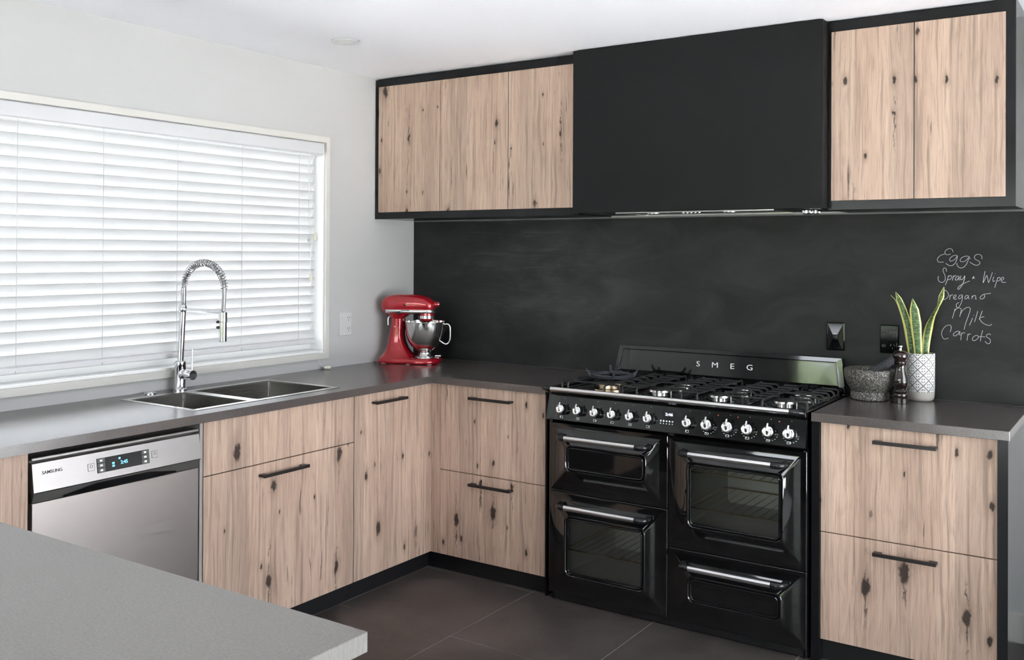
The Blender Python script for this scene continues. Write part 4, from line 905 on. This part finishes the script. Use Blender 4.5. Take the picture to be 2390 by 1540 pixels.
b = bmn(); lathe(b, [(0.026, 0.8955), (0.028, 0.913), (0.020, 0.918), (0.001, 0.919)], 28, (wx, wy, 0)); obj('burner_cap', b, 'iron_black', bu, sm=30)
# cast-iron pan supports, one over each column of burners
def grate(xc, hw, wok=False):
    g = bmn(); zt = 0.9270; r = 0.0046; yA, yB = -0.612, -0.118
    off = 0.045 if not wok else 0.088
    def leg(pts): tube(g, pts, r, 6)
    for s in (-1, 1):
        leg([(xc + s * off, yA, 0.8960), (xc + s * off, yA, zt - 0.006), (xc + s * off, yA + 0.008, zt), (xc + s * off, yB - 0.008, zt), (xc + s * off, yB, zt - 0.006), (xc + s * off, yB, 0.8960)])
        for yy in (-0.575, -0.505, -0.435, -0.365, -0.295, -0.225, -0.155):
            leg([(xc + s * (off - 0.003), yy, zt), (xc + s * (hw - 0.008), yy, zt), (xc + s * hw, yy, zt - 0.007), (xc + s * hw, yy, zt - 0.020 if yy not in (-0.575, -0.155) else 0.8960)])
        if not wok:
            for by in (-0.485, -0.245):
                leg([(xc + s * (off + 0.002), by, zt), (xc + s * 0.020, by, zt)])
        else:
            for by in (-0.40,): leg([(xc + s * (off + 0.002), by, zt), (xc + s * 0.050, by, zt)])
        tube(g, [(xc + s * (hw - 0.0005), -0.575, zt - 0.020), (xc + s * (hw - 0.0005), -0.155, zt - 0.020)], 0.004, 6)
    for yy in ((-0.365,) if not wok else (-0.565, -0.235)): leg([(xc - off, yy, zt), (xc + off, yy, zt)])
    return obj('pan_support', g, 'iron_black', rg, sm=40)
grate(1.437, 0.138, True); grate(1.715, 0.127); grate(1.975, 0.127); grate(2.235, 0.113)

# wok ring resting on the left pan support
wk = thing('wok_ring', 'dark cast-iron wok ring resting over the left burner', 'wok ring', (wx, wy + 0.02, 0.9325))
def wpt(r, a, z): return (wx + r * math.cos(a), wy + 0.02 + r * math.sin(a), z - 0.0075)
b = bmn(); N = 40
loft(b, [[wpt(rr, 2 * PI * i / N, zz) for i in range(N)] for rr, zz in ((0.083, 0.9410), (0.091, 0.9405), (0.094, 0.951), (0.090, 0.9555), (0.084, 0.954), (0.081, 0.947))], True, True)
bmesh.ops.delete(b, geom=[f for f in b.faces if len(f.verts) > 4], context='FACES_ONLY')
rows = None; obj('ring', b, 'iron_grey', wk, sm=40)
for a in (0.55, 0.55 + PI / 2, 0.55 + PI, 0.55 + 1.5 * PI):
    b = bmn(); n_ = Vector((-math.sin(a), math.cos(a), 0)) * 0.005
    prof = [(0.072, 0.950), (0.084, 0.9402), (0.099, 0.9402), (0.116, 0.979), (0.104, 0.965), (0.092, 0.957), (0.074, 0.956)]
    loft(b, [[tuple(Vector(wpt(r_, a, z_)) + n_) for r_, z_ in prof], [tuple(Vector(wpt(r_, a, z_)) - n_) for r_, z_ in prof]]); obj('prong', b, 'iron_grey', wk)

# ================================================================== STAND MIXER (built along +x, turned on the worktop)
mx_ = thing('stand_mixer', 'red stand mixer with a steel bowl in the worktop corner', 'mixer', (0.174, -0.243, H), math.radians(21))
def sup(x, yh, z0, z1, n=28, e=2.6):
    zc, zh = (z0 + z1) / 2, (z1 - z0) / 2; L = []
    for i in range(n):
        a = 2 * PI * i / n; c, s = math.cos(a), math.sin(a)
        L.append((x, yh * math.copysign(abs(c) ** (2 / e), c), zc + zh * math.copysign(abs(s) ** (2 / e), s)))
    return L
b = bmn(); SEC = [(-0.150, 0.012, 0.286, 0.306), (-0.147, 0.030, 0.270, 0.322), (-0.139, 0.044, 0.255, 0.336), (-0.122, 0.053, 0.247, 0.348), (-0.095, 0.058, 0.246, 0.356), (-0.04, 0.060, 0.248, 0.359), (0.03, 0.060, 0.252, 0.358), (0.075, 0.058, 0.256, 0.352), (0.100, 0.054, 0.258, 0.343), (0.120, 0.047, 0.262, 0.332), (0.133, 0.036, 0.270, 0.320), (0.138, 0.022, 0.282, 0.312)]
loft(b, [sup(*s_) for s_ in SEC]); head = obj('head', b, 'mixer_red', mx_, sm=60, local=True)
b = bmn(); SB = [(-0.115, 0.0560, 0.259, 0.281), (-0.095, 0.0600, 0.259, 0.281), (-0.04, 0.0625, 0.259, 0.281), (0.03, 0.0625, 0.259, 0.281), (0.075, 0.0605, 0.259, 0.281), (0.100, 0.0565, 0.259, 0.281), (0.120, 0.0500, 0.259, 0.281), (0.134, 0.038, 0.260, 0.280), (0.1405, 0.020, 0.261, 0.279)]
loft(b, [sup(*s_, n=28, e=6) for s_ in SB]); obj('trim_band', b, 'satin_steel', head, sm=40, local=True)
b = bmn(); lathe(b, [(0.0150, 0.128), (0.0150, 0.158), (0.0135, 0.160)], 24, (0, 0, 0.305), 'X'); obj('hub', b, 'mixer_red', head, sm=30, local=True)
b = bmn(); lathe(b, [(0.0135, 0.1595), (0.0135, 0.163), (0.011, 0.1645), (0.0005, 0.1645)], 24, (0, 0, 0.305), 'X'); obj('hub_cap', b, 'chrome', head, sm=30, local=True)
b = bmn(); lathe(b, [(0.0090, -0.060), (0.0090, -0.071), (0.006, -0.074), (0.0005, -0.074)], 16, (-0.036, 0, 0.262), 'Y'); obj('speed_knob', b, 'black_plastic', head, sm=30, local=True)
b = bmn(); lathe(b, [(0.0060, -0.0580), (0.0060, -0.0612), (0.0045, -0.062), (0.0005, -0.062)], 16, (-0.008, 0, 0.302), 'Y'); obj('cap_screw', b, 'black_plastic', head, sm=30, local=True)
obj('speed_scale', BOX(-0.028, 0.018, -0.0630, -0.0615, 0.272, 0.276), 'print_grey', head, local=True)
# planetary drive under the head
b = bmn(); lathe(b, [(0.040, 0.262), (0.041, 0.248)], 32, (0.092, 0, 0)); obj('drive_collar', b, 'mixer_red', mx_, sm=30, local=True)
b = bmn(); lathe(b, [(0.038, 0.249), (0.0435, 0.247), (0.0435, 0.232), (0.036, 0.230)], 36, (0.092, 0, 0)); obj('drive_ring', b, 'chrome', mx_, sm=30, local=True)
b = bmn(); lathe(b, [(0.036, 0.2315), (0.034, 0.222), (0.022, 0.214), (0.0005, 0.212)], 32, (0.092, 0, 0)); obj('planetary_hub', b, 'mixer_red', mx_, sm=40, local=True)
b = bmn(); cyl(b, (0.103, 0, 0.214), (0.103, 0, 0.160), 0.006, 14); obj('beater_shaft', b, 'chrome', mx_, sm=True, local=True)
# neck and column
def oval(x0, x1, yh, z, n=28, e=3.0):
    xc, xh = (x0 + x1) / 2, (x1 - x0) / 2; L = []
    for i in range(n):
        a = 2 * PI * i / n; c, s = math.cos(a), math.sin(a)
        L.append((xc + xh * math.copysign(abs(c) ** (2 / e), c), yh * math.copysign(abs(s) ** (2 / e), s), z))
    return L
b = bmn(); loft(b, [oval(-0.120, 0.020, 0.050, 0.262), oval(-0.108, -0.008, 0.047, 0.246), oval(-0.096, -0.026, 0.044, 0.232), oval(-0.094, -0.030, 0.043, 0.2305)]); obj('neck', b, 'mixer_red', mx_, sm=50, local=True)
b = bmn(); loft(b, [oval(-0.094, -0.029, 0.043, 0.2295), oval(-0.098, -0.030, 0.043, 0.19), oval(-0.106, -0.032, 0.044, 0.15), oval(-0.113, -0.026, 0.047, 0.11), oval(-0.123, -0.010, 0.053, 0.075), oval(-0.136, 0.012, 0.064, 0.048), oval(-0.150, 0.030, 0.078, 0.033), oval(-0.163, 0.045, 0.088, 0.024)]); obj('column', b, 'mixer_red', mx_, sm=60, local=True)
def foot(k, z, n=48):
    L = []
    for i in range(n):
        a = 2 * PI * i / n; c, s = math.cos(a), math.sin(a); e = 3.2
        x = 0.168 * k * math.copysign(abs(c) ** (2 / e), c); y = (0.092 + 0.018 * (1 if x > 0 else 0) * min(1, abs(x) / 0.06)) * k * math.copysign(abs(s) ** (2 / e), s)
        L.append((x, y, z))
    return L
b = bmn(); loft(b, [foot(0.985, 0.003), foot(1.0, 0.007), foot(0.995, 0.016), foot(0.975, 0.024), foot(0.93, 0.029), foot(0.6, 0.030)]); obj('base', b, 'mixer_red', mx_, sm=50, local=True)
for fx_, fy_ in ((-0.12, -0.06), (-0.12, 0.06), (0.13, -0.07), (0.13, 0.07), (0.02, -0.08)):
    b = bmn(); lathe(b, [(0.012, 0.0), (0.012, 0.0035)], 14, (fx_, fy_, 0)); obj('foot', b, 'white_plastic', mx_, local=True)
b = bmn(); lathe(b, [(0.0035, -0.041), (0.0035, -0.0475), (0.0005, -0.0485)], 12, (-0.064, 0, 0.188), 'Y'); obj('hinge_pin', b, 'chrome', mx_, sm=30, local=True)
b = bmn(); tube(b, crom([(-0.100, -0.030, 0.240), (-0.107, -0.034, 0.230), (-0.107, -0.034, 0.196)], 4), 0.0035, 8); obj('lock_lever', b, 'satin_steel', mx_, sm=True, local=True)
b = BOX(0.130, 0.165, 0.020, 0.075, 0.031, 0.040, bev=0.003, seg=2); obj('bowl_clamp', b, 'satin_steel', mx_, local=True)
b = bmn(); lathe(b, [(0.052, 0.030), (0.052, 0.033), (0.046, 0.035)], 36, (0.085, 0, 0)); obj('clamp_plate', b, 'satin_steel', mx_, sm=30, local=True)
b = bmn(); BC = (0.085, 0, 0)
lathe(b, [(0.040, 0.0345), (0.041, 0.038), (0.036, 0.046), (0.034, 0.056), (0.036, 0.063), (0.052, 0.072), (0.072, 0.090), (0.088, 0.115), (0.098, 0.145), (0.104, 0.180), (0.1065, 0.213), (0.1085, 0.2145), (0.1085, 0.2165), (0.1055, 0.2165), (0.103, 0.180), (0.096, 0.145), (0.086, 0.116), (0.070, 0.092), (0.050, 0.075), (0.001, 0.070)], 56, BC)
bw_ = obj('bowl', b, 'bowl_steel', mx_, sm=40, local=True)
ha = math.radians(4)
def hp(r, z): return (0.085 + r * math.cos(ha), r * math.sin(ha), z)
b = bmn(); hpts = crom([hp(0.104, 0.200), hp(0.112, 0.204), hp(0.124, 0.202), hp(0.131, 0.190), hp(0.133, 0.160), hp(0.132, 0.125), hp(0.124, 0.106), hp(0.110, 0.100), hp(0.096, 0.106), hp(0.086, 0.112)], 4)
tube(b, hpts, 0.0055, 10); obj('bowl_handle', b, 'chrome', bw_, sm=True, local=True)

# ================================================================== MORTAR, PESTLE, MILL, PLANT
mo = thing('mortar', 'speckled grey granite mortar beside the cooker', 'mortar', (2.468, -0.150, H))
b = bmn(); lathe(b, [(0.067, 0.0002), (0.073, 0.004), (0.073, 0.026), (0.069, 0.033), (0.074, 0.042), (0.087, 0.062), (0.095, 0.085), (0.0975, 0.105), (0.0965, 0.119), (0.091, 0.123), (0.082, 0.119), (0.074, 0.085), (0.058, 0.055), (0.03, 0.042), (0.001, 0.040)], 56); obj('bowl', b, 'granite', mo, sm=40, local=True)
ps = thing('pestle', 'dark granite pestle leaning in the mortar', 'pestle', (2.455, -0.150, H + 0.05))
b = bmn(); p0, p1 = Vector((-0.018, -0.004, 0.020)), Vector((0.128, 0.045, 0.140)); rad = [0.014, 0.022, 0.0235, 0.021, 0.019, 0.0185, 0.0175, 0.010]; n_ = len(rad)
tube(b, [p0.lerp(p1, s_) for s_ in (0.0, 0.04, 0.12, 0.35, 0.6, 0.9, 0.97, 1.0)], 0.02, 20, radii=rad); obj('shaft', b, 'granite_dark', ps, sm=50, local=True)
pm = thing('pepper_mill', 'dark turned-wood pepper mill with a silver knob, beside the mortar', 'pepper mill', (2.591, -0.185, H))
kk = 0.000194
PR = [(1390, 150), (1386, 157), (1292, 158), (1284, 150), (1272, 140), (1262, 145), (1225, 147), (1200, 142), (1188, 128), (1172, 134), (1150, 140), (1130, 132), (1118, 112), (1100, 112), (1050, 138), (990, 152), (930, 152), (860, 140), (780, 112), (720, 100), (660, 98), (632, 102)]
b = bmn(); lathe(b, [((r_ * kk), (1390 - v_) * kk + 0.0002) for v_, r_ in PR], 40); obj('body', b, 'mill_wood', pm, sm=35, local=True)
PR = [(630, 104), (622, 116), (604, 120), (592, 110), (582, 120), (562, 120), (545, 108), (530, 112), (505, 132), (470, 148), (430, 150), (395, 140), (365, 112), (345, 70), (338, 30)]
b = bmn(); lathe(b, [((r_ * kk), (1390 - v_) * kk) for v_, r_ in PR], 40); obj('turning_head', b, 'mill_wood', pm, sm=35, local=True)
PR = [(345, 34), (330, 30), (300, 24), (280, 30), (268, 46), (244, 46), (238, 38), (238, 1)]
b = bmn(); lathe(b, [((r_ * kk), (1390 - v_) * kk) for v_, r_ in PR], 24); obj('knob', b, 'satin_steel', pm, sm=35, local=True)

PXc, PYc = 2.640, -0.0605
pp = thing('potted_plant', 'snake plant with yellow-edged leaves in a white patterned pot', 'plant', (PXc, PYc, H))
b = bmn(); lathe(b, [(0.0525, 0.036), (0.0530, 0.040), (0.0535, 0.184), (0.0525, 0.187), (0.0495, 0.187), (0.0490, 0.165)], 64, cap=False); obj('pot', b, 'pot_pattern', pp, sm=40, local=True)
b = bmn(); lathe(b, [(0.040, 0.0003), (0.047, 0.004), (0.0515, 0.014), (0.0527, 0.0362), (0.0515, 0.0368), (0.001, 0.0368)], 64); obj('pot_base', b, 'pot_base', pp, sm=40, local=True)
b = bmn(); lathe(b, [(0.0488, 0.160), (0.0488, 0.170), (0.025, 0.173), (0.001, 0.174)], 32); obj('soil', b, 'soil', pp, sm=True, local=True)
def leaf(spine, widths, side, margin=0.16, fold=0.18, twist=None):
    P = crom(spine, 6); n = len(P); b = bmn(); W = crom([(i, w, 0) for i, w in enumerate(widths)], max(1, int(round((n - 1) / max(1, len(widths) - 1)))))
    rows = []
    side = Vector(side).normalized()
    for i, p in enumerate(P):
        s = i / (n - 1); j = s * (len(widths) - 1); k = min(int(j), len(widths) - 2); w = widths[k] + (widths[k + 1] - widths[k]) * (j - k)
        d = (P[min(i + 1, n - 1)] - P[max(i - 1, 0)]).normalized(); sd = (side - d * side.dot(d)).normalized(); nr = d.cross(sd)
        if twist:
            jt = s * (len(twist) - 1); kt = min(int(jt), len(twist) - 2); tw = twist[kt] + (twist[kt + 1] - twist[kt]) * (jt - kt)
            sd, nr = sd * math.cos(tw) + nr * math.sin(tw), nr * math.cos(tw) - sd * math.sin(tw)
        f_ = []
        for u in (-1, -1 + 2 * margin, 0, 1 - 2 * margin, 1): f_.append(p + sd * (u * w / 2) + nr * (fold * w * (u * u - 0.5)))
        b_ = [q - nr * 0.0016 for q in reversed(f_)]
        rows.append([b.verts.new(tuple(q)) for q in f_ + b_])
    m_ = len(rows[0])
    for A, B in zip(rows[:-1], rows[1:]):
        for i in range(m_):
            j = (i + 1) % m_; fc = b.faces.new((A[i], A[j], B[j], B[i])); fc.material_index = 1 if i in (0, 3, 4, 5, 8, 9) else 0
    b.faces.new(list(reversed(rows[0]))); b.faces.new(rows[-1])
    return b
def wleaf(*a, **k): return obj('leaf', leaf(*a, **k), ['leaf_green', 'leaf_edge'], pp, sm=50)
VS = (0.97, 0.24, 0)
wleaf([(2.6125, -0.058, 1.05), (2.605, -0.060, 1.12), (2.594, -0.062, 1.19), (2.577, -0.064, 1.25), (2.560, -0.066, 1.295), (2.5478, -0.068, 1.3235)], (0.027, 0.028, 0.0275, 0.026, 0.021, 0.002), VS)
wleaf([(2.6365, -0.075, 1.05), (2.632, -0.076, 1.13), (2.6265, -0.077, 1.20), (2.620, -0.078, 1.255), (2.6135, -0.078, 1.300)], (0.024, 0.032, 0.040, 0.034, 0.002), VS)
wleaf([(2.656, -0.058, 1.05), (2.661, -0.058, 1.13), (2.671, -0.058, 1.19), (2.687, -0.058, 1.235), (2.7045, -0.058, 1.272), (2.716, -0.058, 1.310), (2.7255, -0.058, 1.348)], (0.026, 0.030, 0.030, 0.020, 0.012, 0.021, 0.002), VS, margin=0.2, twist=[0.2, 0.1, -0.5, -1.0, -0.9, -0.2, 0.0])
wleaf([(2.6070, -0.044, 1.05), (2.592, -0.042, 1.13), (2.577, -0.040, 1.20), (2.560, -0.040, 1.252), (2.543, -0.040, 1.288), (2.5225, -0.040, 1.3085)], (0.020, 0.021, 0.018, 0.014, 0.008, 0.001), VS, twist=[0.2, 0.4, 0.7, 0.9, 1.0, 1.0])
wleaf([(2.628, -0.068, 1.05), (2.622, -0.069, 1.11), (2.614, -0.070, 1.155), (2.6035, -0.071, 1.1915)], (0.014, 0.013, 0.009, 0.001), VS, margin=0.35)
wleaf([(2.650, -0.046, 1.05), (2.652, -0.045, 1.11), (2.657, -0.044, 1.16), (2.664, -0.044, 1.20)], (0.018, 0.020, 0.014, 0.001), VS)
